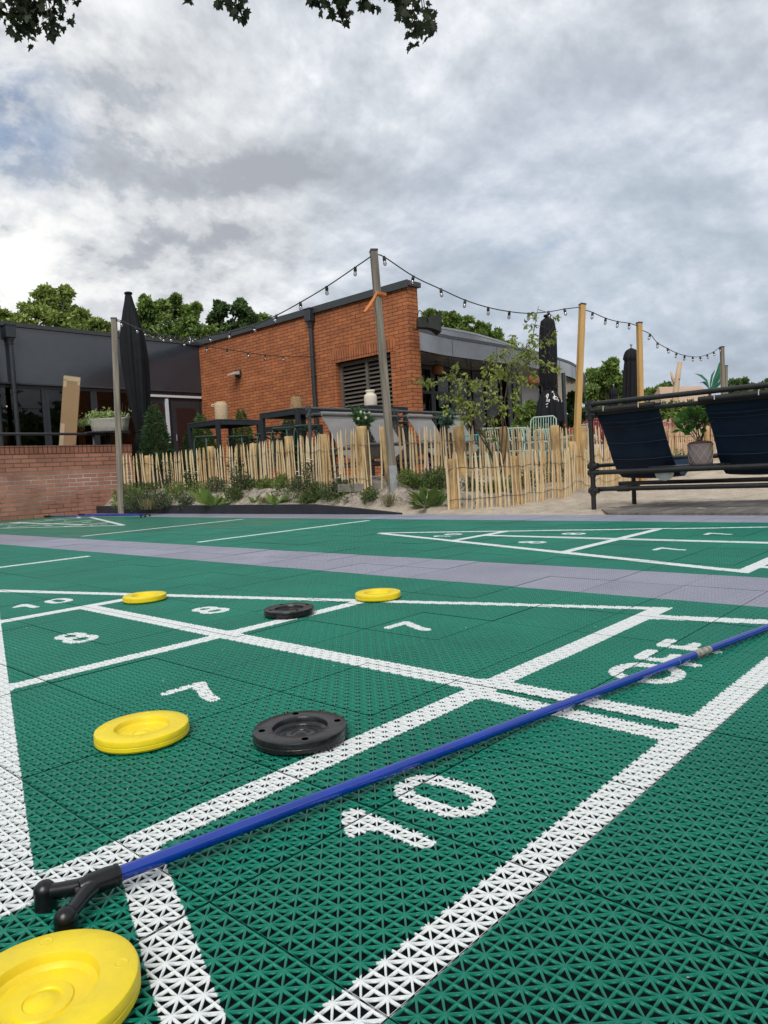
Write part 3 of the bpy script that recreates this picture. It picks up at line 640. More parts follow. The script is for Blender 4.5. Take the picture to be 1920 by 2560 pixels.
# ------------------------------------------------------------------ building
XW, YK, YF, HB = 9.33, 7.82, 14.3, 3.6
bld = thing('cafe_building', 'cafe building with tall orange brick wall, dark fascia wing and curved grey canopy', 'building', (XW, YF, 0))
def bpart(mb, name, m, parent=None, label=None, smooth=False):
    p = parent or bld
    o = mb.build(name, m, p, smooth, label)
    # geometry was given in world coordinates
    o.matrix_parent_inverse = Matrix.Translation(bld.matrix_world.translation).inverted() if p is bld else Matrix.Identity(4)
    return o
def X3(): return (Vector((1, 0, 0)), Vector((0, 1, 0)), Vector((0, 0, 1)))
LY0, LY1, LZ1 = 8.29, 9.72, 2.53
def wallbox(mb, x0, x1, y0, y1, z0, z1): mb.box(((x0+x1)/2, (y0+y1)/2, (z0+z1)/2), (x1-x0, y1-y0, z1-z0))
TH = 0.27
b = MB()   # brick wall with a recess for the louvred window
wallbox(b, XW, XW+TH, LY1, YF+0.3, 0, HB); wallbox(b, XW, XW+TH, YK, LY0, 0, HB); wallbox(b, XW, XW+TH, LY0, LY1, LZ1, HB); wallbox(b, XW, XW+TH, LY0, LY1, 0, 0.9)
bw = bpart(b, 'brick_wall', WALL_RED)
b = MB(); wallbox(b, XW-0.006, XW+0.1, LY0-0.12, LY1+0.12, LZ1, LZ1+0.225); bpart(b, 'brick_lintel', SOLDIER)
b = MB(); wallbox(b, XW-0.05, XW+TH+0.05, YK-0.05, YF+0.25, HB, HB+0.085); wallbox(b, XW-0.055, XW-0.045, YK-0.055, YF+0.25, HB-0.035, HB+0.09); bpart(b, 'roof_trim', M['trim'])
# louvred window
b = MB(); xw = XW+0.11
for y in (LY0+0.03, (LY0+LY1)/2, LY1-0.03): wallbox(b, xw, xw+0.06, y-0.03, y+0.03, 0.9, LZ1)
for z in (0.93, LZ1-0.04): wallbox(b, xw+0.002, xw+0.058, LY0, LY1, z-0.03, z+0.03)
win = bpart(b, 'louvred_window', M['louvre'])
b = MB()
for z in np.arange(1.0, LZ1-0.08, 0.078):
    for y0, y1 in ((LY0+0.06, (LY0+LY1)/2-0.03), ((LY0+LY1)/2+0.03, LY1-0.06)):
        b.box((xw+0.045, (y0+y1)/2, z), (0.078, y1-y0, 0.009), (Vector((0.77, 0, 0.64)), Vector((0, 1, 0)), Vector((-0.64, 0, 0.77))))
bpart(b, 'louvre_slat', M['louvre'], win)
b = MB(); wallbox(b, XW+0.22, XW+0.26, LY0, LY1, 0.9, LZ1); bpart(b, 'back_panel', M['interior'], win)
# downpipes with hopper and clips
def downpipe(c, top, bot, nx, ny):
    b = MB(); c = Vector((c[0]+nx*0.06, c[1]+ny*0.06, 0))
    b.tube([c+Vector((0, 0, bot)), c+Vector((0, 0, top-0.2))], 0.045, 12)
    pr = [(0.045, top-0.34), (0.056, top-0.32), (0.056, top-0.30), (0.048, top-0.29), (0.07, top-0.22), (0.07, top-0.2)]
    b.lathe([(r_, z) for r_, z in pr], 12, c)
    b.box(c+Vector((0, 0, top-0.09)), (0.17, 0.17, 0.24), b=0.01); b.box(c+Vector((0, 0, top+0.035)), (0.19, 0.19, 0.02))
    for z in (bot+0.75, (top+bot)/2+0.35, bot+0.2): b.lathe([(0.045, z), (0.053, z+0.002), (0.053, z+0.03), (0.045, z+0.032)], 12, c); b.box(c-Vector((nx*0.04, ny*0.04, -z-0.015)), (0.05, 0.05, 0.025))
    o = bpart(b, 'downpipe', M['anth'], smooth=False); smooth_by(o, 35)
downpipe((XW, 10.30), HB+0.02, 0.35, -1, 0)
downpipe((5.09, YF-0.02), HB-0.06, 0.35, 0, -1)
downpipe((5.02-0.24, YF-0.02), HB-0.06, 0.35, 0, -1)
# wall light on the brick wall
b = MB(); wallbox(b, XW-0.05, XW, 12.72, 12.90, 2.66, 2.80); wl = bpart(b, 'wall_lamp', M['darkmetal'])
b = MB(); b.add([(XW-0.05, 12.72, 2.78), (XW-0.05, 12.90, 2.78), (XW-0.24, 12.92, 2.70), (XW-0.24, 12.70, 2.70), (XW-0.05, 12.72, 2.70), (XW-0.05, 12.90, 2.70), (XW-0.24, 12.92, 2.685), (XW-0.24, 12.70, 2.685)],
      [(0, 1, 2, 3), (7, 6, 5, 4), (3, 2, 6, 7), (0, 3, 7, 4), (1, 5, 6, 2)]); bpart(b, 'lamp_glass', M['bulbwhite'], wl)
# dark fascia wing on the left
FZ = 2.50; XL = -3.0
b = MB(); wallbox(b, XL, XW-0.004, YF, YF+0.12, FZ, HB-0.03); bpart(b, 'fascia', M['fascia'])
b = MB(); wallbox(b, XL, XW-0.05, YF-0.04, YF+0.2, HB-0.03, HB+0.05); wallbox(b, XL, XW-0.01, YF-0.006, YF+0.1, FZ-0.03, FZ); bpart(b, 'fascia_trim', M['trim'])
b = MB(); wallbox(b, XL, XW+4, YF+0.2, YF+9, HB-0.15, HB-0.02); bpart(b, 'flat_roof', M['trim'])
# glazed front below the fascia, room behind
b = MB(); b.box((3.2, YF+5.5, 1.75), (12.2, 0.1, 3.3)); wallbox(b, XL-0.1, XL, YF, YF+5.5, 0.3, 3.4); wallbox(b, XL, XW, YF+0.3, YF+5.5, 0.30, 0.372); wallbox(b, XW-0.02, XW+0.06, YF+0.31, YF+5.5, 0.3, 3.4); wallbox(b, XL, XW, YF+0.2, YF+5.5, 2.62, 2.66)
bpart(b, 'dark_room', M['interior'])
def framed(mb, x0, x1, y, z0, z1, t=0.06, d=0.07):
    for x in (x0, x1-t): wallbox(mb, x, x+t, y, y+d, z0, z1)
    wallbox(mb, x0+t, x1-t, y+0.002, y+d-0.002, z0, z0+t); wallbox(mb, x0+t, x1-t, y+0.002, y+d-0.002, z1-t, z1)
wx = [XL, -1.7, -0.4, 0.9, 2.2, 3.5, 4.75, 5.72, 6.72, 7.68]
for x0, x1 in zip(wx[:-1], wx[1:]):
    b = MB(); framed(b, x0+0.002, x1-0.002, YF+0.06, 0.37, FZ-0.03, 0.065); wn = bpart(b, 'window', M['anth'])
    b = MB(); wallbox(b, x0+0.06, x1-0.06, YF+0.09, YF+0.096, 0.43, FZ-0.09); bpart(b, 'pane', GLASS, wn)
em = bpy.data.materials.new('warm_lit_bulb'); em.use_nodes = True; em.node_tree.nodes['Principled BSDF'].inputs['Emission Color'].default_value = (1, .75, .45, 1); em.node_tree.nodes['Principled BSDF'].inputs['Emission Strength'].default_value = 3
for x, y, z, r_ in ((5.5, YF+1.5, 2.2, .018), (5.35, YF+1.8, 1.95, .012), (6.9, YF+1.5, 2.28, .014), (5.2, YF+2.2, 2.05, .012)):
    b = MB(); b.sph((x, y, z), r_); bpart(b, 'ceiling_spot', em, smooth=True)
# door unit beside the brick wall
b = MB(); wallbox(b, 7.68, XW-0.004, YF+0.05, YF+0.11, 0.37, FZ-0.03); bpart(b, 'door_surround', M['anth'])
b = MB(); wallbox(b, 7.82, XW-0.03, YF-0.015, YF+0.06, 2.335, 2.385); bpart(b, 'white_rail', M['white'])
b = MB(); wallbox(b, 8.36, 8.42, YF-0.012, YF+0.055, 1.2, 2.30); bpart(b, 'door_jamb', M['white'])
b = MB(); wallbox(b, 8.50, 9.24, YF+0.015, YF+0.055, 0.42, 2.26); dr_ = bpart(b, 'door', M['anth'])
b = MB(); wallbox(b, 8.62, 9.12, YF+0.005, YF+0.02, 0.62, 2.10); bpart(b, 'door_panel', M['redpanel'], dr_)
b = MB(); b.tube([(8.56, YF-0.03, 1.35), (8.56, YF-0.03, 1.5)], 0.012, 6); bpart(b, 'handle', M['galv'], dr_)
b = MB(); wallbox(b, 7.76, 8.30, YF+0.015, YF+0.055, 0.5, 2.2); bpart(b, 'side_panel', M['redpanel'])
# curved grey canopy on the right
def curve(pts, n=40):
    P = [Vector((p.x, p.y, 0)) for p in pts]; out = []
    for i in range(len(P)-1):
        p0, p1, p2, p3 = P[max(i-1, 0)], P[i], P[i+1], P[min(i+2, len(P)-1)]
        for k in range(n//(len(P)-1)+1):
            t = k/(n//(len(P)-1)+1); out.append(0.5*((2*p1)+(p2-p0)*t+(2*p0-5*p1+4*p2-p3)*t*t+(3*p1-p0-3*p2+p3)*t**3))
    return out+[P[-1]]
ZS, ZT = 2.86, 3.26
front = [atz(1046, 873, ZS), atz(1120, 888, ZS), atz(1230, 903, ZS), atz(1330, 918, ZS), atz(1400, 934, ZS), atz(1440, 948, ZS)]
e0 = front[-1]; front += [gp(1464, 25.0, ZS), gp(1460, 27.5, ZS), gp(1440, 30.0, ZS)]
cf = curve(front, 56)
ctr = gp(1180, 30, 0)
def ribbon(mb, pts, z0, z1, thick=0.06):
    n = len(pts); vs = []; 
    for i, p in enumerate(pts):
        t = (pts[min(i+1, n-1)]-pts[max(i-1, 0)]).normalized(); nn = Vector((t.y, -t.x, 0))
        if nn.dot(p-Vector((ctr.x, ctr.y, 0))) < 0: nn = -nn
        for q in (p, p-nn*thick): vs += [(q.x, q.y, z0), (q.x, q.y, z1)]
    fs = []
    for i in range(n-1):
        a, c = i*4, (i+1)*4
        fs += [(a, c, c+1, a+1), (a+2, a+3, c+3, c+2), (a+1, c+1, c+3, a+3), (a, a+2, c+2, c)]
    return mb.add(vs, fs)
b = MB(); ribbon(b, cf, ZS-0.01, ZT, 0.08); o = bpart(b, 'canopy_fascia', M['greyfascia']); smooth_by(o, 50)
b = MB()
off = [p+(p-Vector((ctr.x, ctr.y, 0))).normalized()*0.03 for p in cf]; ribbon(b, off, ZT-0.03, ZT+0.035, 0.14); o = bpart(b, 'canopy_edge', M['trim'])
for k in (9, 17, 25, 32, 40, 47): 
    p = cf[k]; b = MB(); t_ = (cf[k+1]-cf[k-1]).normalized(); nn = Vector((t_.y, -t_.x, 0)); nn = nn if nn.dot(p-ctr) > 0 else -nn
    b.box(p+nn*0.001+Vector((0, 0, (ZS+ZT)/2-0.02)), (0.010, 0.008, ZT-ZS-0.06), (t_, nn, Vector((0, 0, 1)))); bpart(b, 'panel_joint', M['trim'])
back = Vector((XW+TH, YK+9, 0)); b = MB(); n_ = len(cf)
vs = [(p.x, p.y, ZS) for p in cf]+[(back.x+2, back.y, ZS), (XW+TH, YK+0.1, ZS)]; vt = [(p[0], p[1], ZT-0.01) for p in vs]
k = len(vs); b.add(vs+vt, [tuple(range(k)), tuple(range(2*k-1, k-1, -1))]); bpart(b, 'soffit', M['soffit'])
ZU = 3.93
up = curve([atz(1040, 808, ZU), atz(1098, 816, ZU), atz(1180, 831, ZU), atz(1246, 850, ZU), atz(1290, 867, ZU), gp(1345, 25, ZU), gp(1370, 30, ZU)], 40)
b = MB(); ribbon(b, up, ZT-0.2, ZU-0.05, 0.08); o = bpart(b, 'roof_parapet', M['greyfascia']); smooth_by(o, 50)
offu = [p+(p-Vector((ctr.x, ctr.y, 0))).normalized()*0.03 for p in up]; b = MB(); ribbon(b, offu, ZU-0.05, ZU, 0.16); bpart(b, 'parapet_edge', M['galv'])
# glazed front under the canopy
def under(px0, d0, px1, d1, z0=0.36, z1=ZS-0.02, n=1, pane=True):
    p, q = gp(px0, d0, 0), gp(px1, d1, 0); p.z = q.z = 0; u_ = (q-p).normalized(); v_ = Vector((-u_.y, u_.x, 0)); Ln = (q-p).length
    for i in range(n):
        a = p+u_*(Ln*i/n); c = p+u_*(Ln*(i+1)/n); w_ = Ln/n; mid = (a+c)/2; b = MB(); ax = (u_, v_, Vector((0, 0, 1)))
        for s_ in (-1, 1): b.box(mid+u_*s_*(w_/2-0.04)+Vector((0, 0, (z0+z1)/2)), (0.075, 0.08, z1-z0), ax)
        for z in (z0+0.04, z1-0.04, z1-0.62): b.box(mid+Vector((0, 0, z)), (w_-0.16, 0.076, 0.07), ax)
        wn = bpart(b, 'window', M['darkmetal'])
        b = MB(); b.box(mid+Vector((0, 0, (z0+z1)/2)), (w_-0.15, 0.006, z1-z0-0.1), ax); bpart(b, 'pane', GLASS, wn)
under(1040, 16.9, 1185, 18.6, n=3); under(1190, 18.7, 1262, 19.6, n=2); under(1320, 21.5, 1400, 23.5, n=2)
b = MB()
for px, d, r_ in ((1283, 17.6, .055), (1296, 17.8, .05), (1308, 17.9, .06), (1418, 20.3, .055)):
    p = gp(px, d, 0); b = MB(); b.tube([(p.x, p.y, 0.34), (p.x, p.y, ZS)], r_, 12); o = bpart(b, 'column', M['darkmetal']); smooth_by(o, 40)
b = MB(); p, q = gp(1300, 20.5, 0), gp(1400, 24.5, 0); u_ = (q-p); u_.z = 0; Ln = u_.length; u_.normalize(); b.box((p+q)/2*1+Vector((0, 0, 1.6-(p.z+q.z)/2)), (Ln, 0.1, 2.5), (u_, Vector((-u_.y, u_.x, 0)), Vector((0, 0, 1))))
bpart(b, 'pale_reflection_panel', mat('painted_pale_reflection', (0.24, 0.21, 0.17), 0.35, 0.6, var=0.4, vscale=2, stretch=(1, 1, 3)))  # added panel, its pale colour stands in for a reflection in the glazing
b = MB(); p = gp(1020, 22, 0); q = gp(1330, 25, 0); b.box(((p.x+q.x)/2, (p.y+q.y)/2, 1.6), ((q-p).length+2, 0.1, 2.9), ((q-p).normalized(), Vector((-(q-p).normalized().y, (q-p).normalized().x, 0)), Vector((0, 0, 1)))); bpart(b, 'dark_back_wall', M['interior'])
b = MB(); b.prism([(XW+0.3, YK+0.2), (24, YK+0.2), (24, 22), (XW+0.3, 22)], 0.30, 0.355); bpart(b, 'canopy_floor', M['slab'])
# pendant shades under the canopy
for px, py, d, lab in ((1094, 925, 16.6, 'large woven copper pendant lamp beside the brick wall end under the canopy'), (1334, 951, 17.5, 'small woven copper pendant lamp seen right of the sapling crown under the canopy')):
    c = at(px, py, d); t_ = thing('pendant_lamp', lab, 'lamp', c, group='copper pendant lamps under the canopy')
    b = MB(); b.lathe([(0.03, 0.12), (0.10, 0.115), (0.135, 0.06), (0.14, -0.06), (0.12, -0.10), (0.06, -0.11)], 18); b.build('lamp_shade', M['copper'], t_, True)
    b = MB(); b.tube([(0, 0, 0.11), (0, 0, ZS-c.z)], 0.006, 5); b.build('cord', M['socket'], t_)

# ------------------------------------------------------------------ low brick wall, rail, curb
LW = 10.5
lw = thing('low_brick_wall', 'low red brown brick wall with upright coping bricks at the left end of the court', 'wall', (1.5, LW, 0))
b = MB(); wallbox(b, -5, 5.42, LW, LW+0.22, -0.02, 0.945); bb_ = b.build('wall_face', WALL_LOW, lw); bb_.matrix_parent_inverse = lw.matrix_world.inverted()
b = MB(); wallbox(b, -5, 5.425, LW-0.006, LW+0.226, 0.945, 1.06); o = b.build('coping', COPING, lw); o.matrix_parent_inverse = lw.matrix_world.inverted()
rt_ = thing('handrail', 'thin dark horizontal handrail running above the low brick wall', 'railing', (1.5, LW+0.3, 0.36))
b = MB(); pr = aty(318, 1085, LW+0.3); zr_ = pr.z; b.tube([(-5, LW+0.3, zr_), (pr.x, LW+0.3, zr_)], 0.021, 10); o = b.build('rail', M['greypipe'], rt_, True); o.matrix_parent_inverse = rt_.matrix_world.inverted()
for x in (-3, 0.2, 3.2, 4.95):
    b = MB(); b.tube([(x, LW+0.3, 0.36), (x, LW+0.3, zr_-0.02)], 0.021, 8); o = b.build('rail_post', M['greypipe'], rt_, True); o.matrix_parent_inverse = rt_.matrix_world.inverted()
b = MB(); cz = [(10.48, 0.112), (5.45, 0.105), (4.9, 0.07), (4.2, 0.012)]
vs = []
for y, z in cz: vs += [(4.752, y, -0.03), (4.752, y, z), (4.80, y, z), (4.80, y, -0.03)]
b.add(vs, [(0, 3, 2, 1)]+[f for i in range(3) for f in ((4*i, 4*i+1, 4*i+5, 4*i+4), (4*i+1, 4*i+2, 4*i+6, 4*i+5), (4*i+2, 4*i+3, 4*i+7, 4*i+6))]+[(12, 13, 14, 15)])
tag(b.build('bed_edging', M['curb']), 'black edging board along the sandy planting bed behind the court', 'edging')
b = MB(); p, q = gp(850, 7.95, 0), gp(975, 7.62, 0); u_ = q-p; u_.z = 0; Ln = u_.length; u_.normalize(); ax = (u_, Vector((-u_.y, u_.x, 0)), Vector((0, 0, 1)))
for k in range(3): b.box(Vector((p.x, p.y, 0.255))+u_*(Ln*(k+.5)/3), (Ln/3-0.008, 0.06, 0.09), ax, 0.004)
tag(b.build('stone_kerb', M['stone']), 'short row of grey stone kerb blocks at the foot of the tall leaning post', 'kerb')

# ------------------------------------------------------------------ lamp posts and festoon lights
def post(name, label, base, top, w_, m_, group, foot=False):
    base = Vector(base); top = Vector(top); d = top-base; Ln = d.length; z = d.normalized(); x = Vector(_r)*0.97+Vector((_f[0], _f[1], 0))*0.22; x = (x-z*x.dot(z)).normalized(); y = z.cross(x)
    t_ = tag(bpy.data.objects.new(name, None), label, 'post', group); COL.objects.link(t_)
    t_.matrix_world = Matrix.Translation(base) @ Matrix((x, y, z)).transposed().to_4x4()
    b = MB(); b.box((0, 0, Ln/2-0.1), (w_, w_, Ln+0.2), b=0.004); b.build('timber', m_, t_)
    b = MB(); b.box((0, 0, Ln+0.004), (w_+0.008, w_+0.008, 0.022), b=0.003); b.build('cap', M['darkmetal'], t_)
    if foot: b = MB(); b.box((0, 0, 0.07), (w_+0.014, w_+0.014, 0.30), b=0.003); b.build('steel_foot', M['galv'], t_)
    return t_
PG = 'square posts carrying the string lights'
tops = {}
def mkpost(key, bx, bd, tx, ty, td, w_, m_, lab, foot=False):
    base = on(bx, bd); top = at(tx, ty, td); tops[key] = top; post('light_post', lab, base, top, w_, m_, PG, foot)
mkpost('main', 984, 7.45, 934, 628, 7.5, 0.072, M['oldwood'], 'tallest weathered grey post leaning left in front of the brick wall with an orange strap', True)
mkpost('left', 303, 10.2, 285, 798, 10.3, 0.078, M['oldwood'], 'weathered grey post at the end of the low brick wall beside the wicker basket')
mkpost('r1', 1439, 9.5, 1456, 762, 9.6, 0.072, M['newwood'], 'fresh yellow pine post right of the lettered parasol')
mkpost('r2', 1606, 10.9, 1598, 808, 10.9, 0.070, M['newwood'], 'fresh yellow pine post beside the plain black parasol above the navy bench')
mkpost('r3', 1812, 14.9, 1805, 868, 14.9, 0.068, M['oldwood'], 'far weathered post beside the banana plant at the end of the lights')
mkpost('r4', 1817, 17.0, 1815, 915, 17.0, 0.06, M['oldwood'], 'short grey post just behind the far post by the banana plant')
# orange strap on the main post
pm = at(951, 735, 7.48); b = MB(); zax = (tops['main']-on(984, 7.45)).normalized()
sa = 0.041
for k in range(3):
    c = pm-zax*0.008*k; b.tube([c+Vector((sa, sa, 0)), c+Vector((-sa, sa, 0.004)), c+Vector((-sa, -sa, 0.003)), c+Vector((sa, -sa, 0))], 0.006, 6, closed=True)
q0 = pm+Vector((-0.045, 0.0, 0.02)); q1 = at(911, 779, 7.4)
dv = (q1-q0); sv = Vector(_r)*0.014
ps = [q0, q0+dv*0.35+Vector((0, 0, -0.012)), q0+dv*0.7+Vector((0, 0, -0.008)), q1]; vs = []
for i, p in enumerate(ps): s_ = sv*(0.75+0.4*math.sin(i)); vs += [p-s_, p+s_, p+s_+Vector(_f)*0.004, p-s_+Vector(_f)*0.004]
fs = [(0, 1, 2, 3), (12, 15, 14, 13)]+[(4*i+j, 4*i+4+j, 4*i+4+(j+1) % 4, 4*i+(j+1) % 4) for i in range(3) for j in range(4)]
b.add(vs, fs); tag(b.build('ratchet_strap', M['orange']), 'orange strap tied round the tall leaning post with its loose end hanging', 'strap')
BULBP = {}
def festoon(label, A, B, bulbs, dA, dB, group):
    """bulbs: photo positions of the lamps; the cable runs just above them"""
    t_ = tag(bpy.data.objects.new('string_light', None), label, 'string lights', group); COL.objects.link(t_); t_.location = A
    n = len(bulbs); pts = [Vector(A)]; hang = []
    xa, xb = A_px(A)[0], A_px(B)[0]
    for i, (x, y) in enumerate(bulbs):
        f_ = min(max((x-xa)/(xb-xa), 0), 1); iv = 1/dA+(1/dB-1/dA)*f_; d = 1/iv
        p = at(x, y, d); s_ = 0.058; pts.append(p+Vector((0, 0, s_))); hang.append(pts[-1])
    pts.append(Vector(B)); sm = []
    for i in range(len(pts)-1):
        p0, p1, p2, p3 = pts[max(i-1, 0)], pts[i], pts[i+1], pts[min(i+2, len(pts)-1)]
        for k in range(5):
            t = k/5; sm.append(0.5*((2*p1)+(p2-p0)*t+(2*p0-5*p1+4*p2-p3)*t*t+(3*p1-p0-3*p2+p3)*t**3))
    sm.append(pts[-1]); A = Vector(A)
    b = MB(); b.tube([p-A for p in sm], 0.0062, 6); b.build('cable', M['socket'], t_, True)
    for h in hang:
        h = h-A
        bsc = 0.86
        if 'g' not in BULBP:
            b = MB(); b.lathe([(0.001, -0.108), (0.013, -0.104), (0.022, -0.088), (0.0235, -0.076), (0.019, -0.058), (0.014, -0.047)], 10); BULBP['g'] = b.build('bulb', BULB, t_, True)
            b = MB(); b.lathe([(0.001, 0.008), (0.016, 0.008), (0.019, 0.0), (0.017, -0.012), (0.020, -0.018), (0.021, -0.046), (0.017, -0.052), (0.001, -0.053)], 10); s2 = b.build('socket', M['socket'], BULBP['g']); smooth_by(s2, 40)
            b = MB(); b.tube([(0, 0, -0.055), (0.002, 0, -0.085)], 0.004, 5); BULBP['f'] = b.build('filament', M['bulbwhite'], BULBP['g']); BULBP['s'] = s2
            BULBP['g'].location = h; BULBP['g'].scale = (bsc,)*3
        else:
            c = BULBP['g'].copy(); COL.objects.link(c); c.parent = t_; c.location = h; c.scale = (bsc,)*3
            c.rotation_euler = (random.uniform(-.3, .3), random.uniform(-.3, .3), 0)
            for kk in ('s', 'f'): c2 = BULBP[kk].copy(); COL.objects.link(c2); c2.parent = c
    return t_
def A_px(P):
    d = np.array(P)-_c; z = d@_f; return (960+FPX*(d@_r)/z, 1280-FPX*(d@_u)/z)
SG = 'string lights hung between the posts'
festoon('string of clear bulbs rising from the left grey post to the tallest post', at(290, 800, 10.25), at(929, 640, 7.5),
        [(304, 812), (340, 829), (380, 842), (401, 846), (426, 851), (471.5, 856), (521.7, 851), (575, 842), (633, 826), (691.8, 801), (751.7, 769), (817.5, 730), (889, 682)], 10.25, 7.5, SG)
festoon('low string of clear bulbs ending at the downpipe on the brick wall', at(290, 801, 10.25), atx(784, 892, XW-0.1),
        [(360, 838), (410, 851), (460, 862), (516.6, 875), (567.5, 882), (618.5, 890), (663.5, 896), (708.6, 899)], 10.25, 13.4, SG)
festoon('string of clear bulbs sagging from the tallest post to the first pine post', at(942, 638, 7.5), at(1449, 768, 9.6),
        [(960.6, 656), (1034, 704), (1102.5, 736), (1163.3, 763), (1221, 781), (1274, 791), (1322, 795), (1371, 791), (1411.4, 784)], 7.5, 9.6, SG)
festoon('short string of clear bulbs between the two pine posts', at(1463, 775, 9.6), at(1595, 815, 10.9),
        [(1482, 792), (1514.7, 806), (1544.5, 814), (1573, 818)], 9.6, 10.9, SG)
festoon('deeply sagging string of dark bulbs from the second pine post to the far post', at(1606, 826, 10.9), at(1802, 873, 14.9),
        [(1625.7, 845), (1644, 866), (1669, 880), (1691.5, 891), (1712, 897), (1732, 900), (1750, 899.5), (1767.6, 894), (1784, 887), (1799, 876)], 10.9, 14.9, SG)

# ------------------------------------------------------------------ horn loudspeaker
hs_ = at(1046, 807, 12.30); he = at(1094, 809, 12.36)
ax_ = (he-hs_).normalized(); rot = ax_.to_track_quat('Z', 'Y').to_matrix().to_4x4(); Ln = 0.34
t_ = tag(bpy.data.objects.new('horn_loudspeaker', None), 'dark horn loudspeaker mounted on the end of the brick wall', 'loudspeaker'); COL.objects.link(t_); t_.matrix_world = Matrix.Translation(hs_) @ rot
b = MB(); b.lathe([(0.001, -0.02), (0.085, -0.02), (0.095, 0.0), (0.10, 0.03), (0.105, 0.16), (0.125, 0.25), (0.165, 0.33), (0.19, 0.36), (0.196, 0.362), (0.186, 0.352), (0.12, 0.24), (0.06, 0.12), (0.02, 0.08)], 4, fold=None)
# square-mouthed horn: four-sided lathe turned by 45 degrees and rounded at the throat
o = b.build('horn', M['horn'], t_); o.rotation_euler = (0, 0, R(45)); o.scale = (1.25, 1.25, 1)
b = MB(); b.tube([(0.0, 0.13, -0.02), (-0.05, 0.2, 0.0), (-0.1, 0.12, 0.12), (-0.1, 0.0, 0.14)], 0.009, 6); b.tube([(0.0, -0.12, 0.0), (0, -0.12, -0.1)], 0.012, 6); b.build('bracket', M['horn'], t_, True)

# ------------------------------------------------------------------ chestnut fences
def paling_mesh(k):
    g_ = random.Random(100+k); H = 0.68; n = 6; b = MB()
    w_ = g_.uniform(0.0115, 0.0175); th = w_*g_.uniform(0.45, 0.75); path = []; hs = [0, .1, .22, .34, .46, .56, .62, .66, .68]
    bx = g_.uniform(-.012, .012); by = g_.uniform(-.006, .006)
    vs = []
    for i, z in enumerate(hs):
        t = z/H; f_ = 1.0 if z < 0.56 else {0.56: .95, .62: .72, .66: .42, .68: .16}.get(z, .5)
        f_ *= g_.uniform(.86, 1.1); ox = bx*math.sin(t*3.1)+g_.uniform(-.0018, .0018); oy = by*math.sin(t*3.1)
        for j in range(n):
            a = 2*math.pi*j/n+0.3; vs.append((ox+w_*f_*math.cos(a)*g_.uniform(.9, 1.08), oy+th*f_*math.sin(a), z))
    fs = [(i*n+j, i*n+(j+1) % n, (i+1)*n+(j+1) % n, (i+1)*n+j) for i in range(len(hs)-1) for j in range(n)]+[tuple(reversed(range(n))), tuple(range((len(hs)-1)*n, len(hs)*n))]
    b.add(vs, fs); me = bpy.data.meshes.new('paling'); me.from_pydata(b.v, [], b.f); me.materials.append(M['paling'] if k % 3 else M['paling2']); return me
PAL = [paling_mesh(k) for k in range(14)]
def postmesh(k, H, r_):
    g_ = random.Random(50+k); b = MB(); n = 12; vs = []; hs = [-0.1, 0, .12, .3, .5, H-0.04, H-0.012, H]
    for i, z in enumerate(hs):
        f_ = (1.08 if z < .1 else 1.0)*g_.uniform(.94, 1.05)*(0.93 if i == len(hs)-1 else 1)
        for j in range(n): a = 2*math.pi*j/n; vs.append((r_*f_*math.cos(a)*(1+.05*math.sin(3*a+k)), r_*f_*math.sin(a), z))
    b.add(vs, [(i*n+j, i*n+(j+1) % n, (i+1)*n+(j+1) % n, (i+1)*n+j) for i in range(len(hs)-1) for j in range(n)]+[tuple(range((len(hs)-1)*n, len(hs)*n))])
    return b
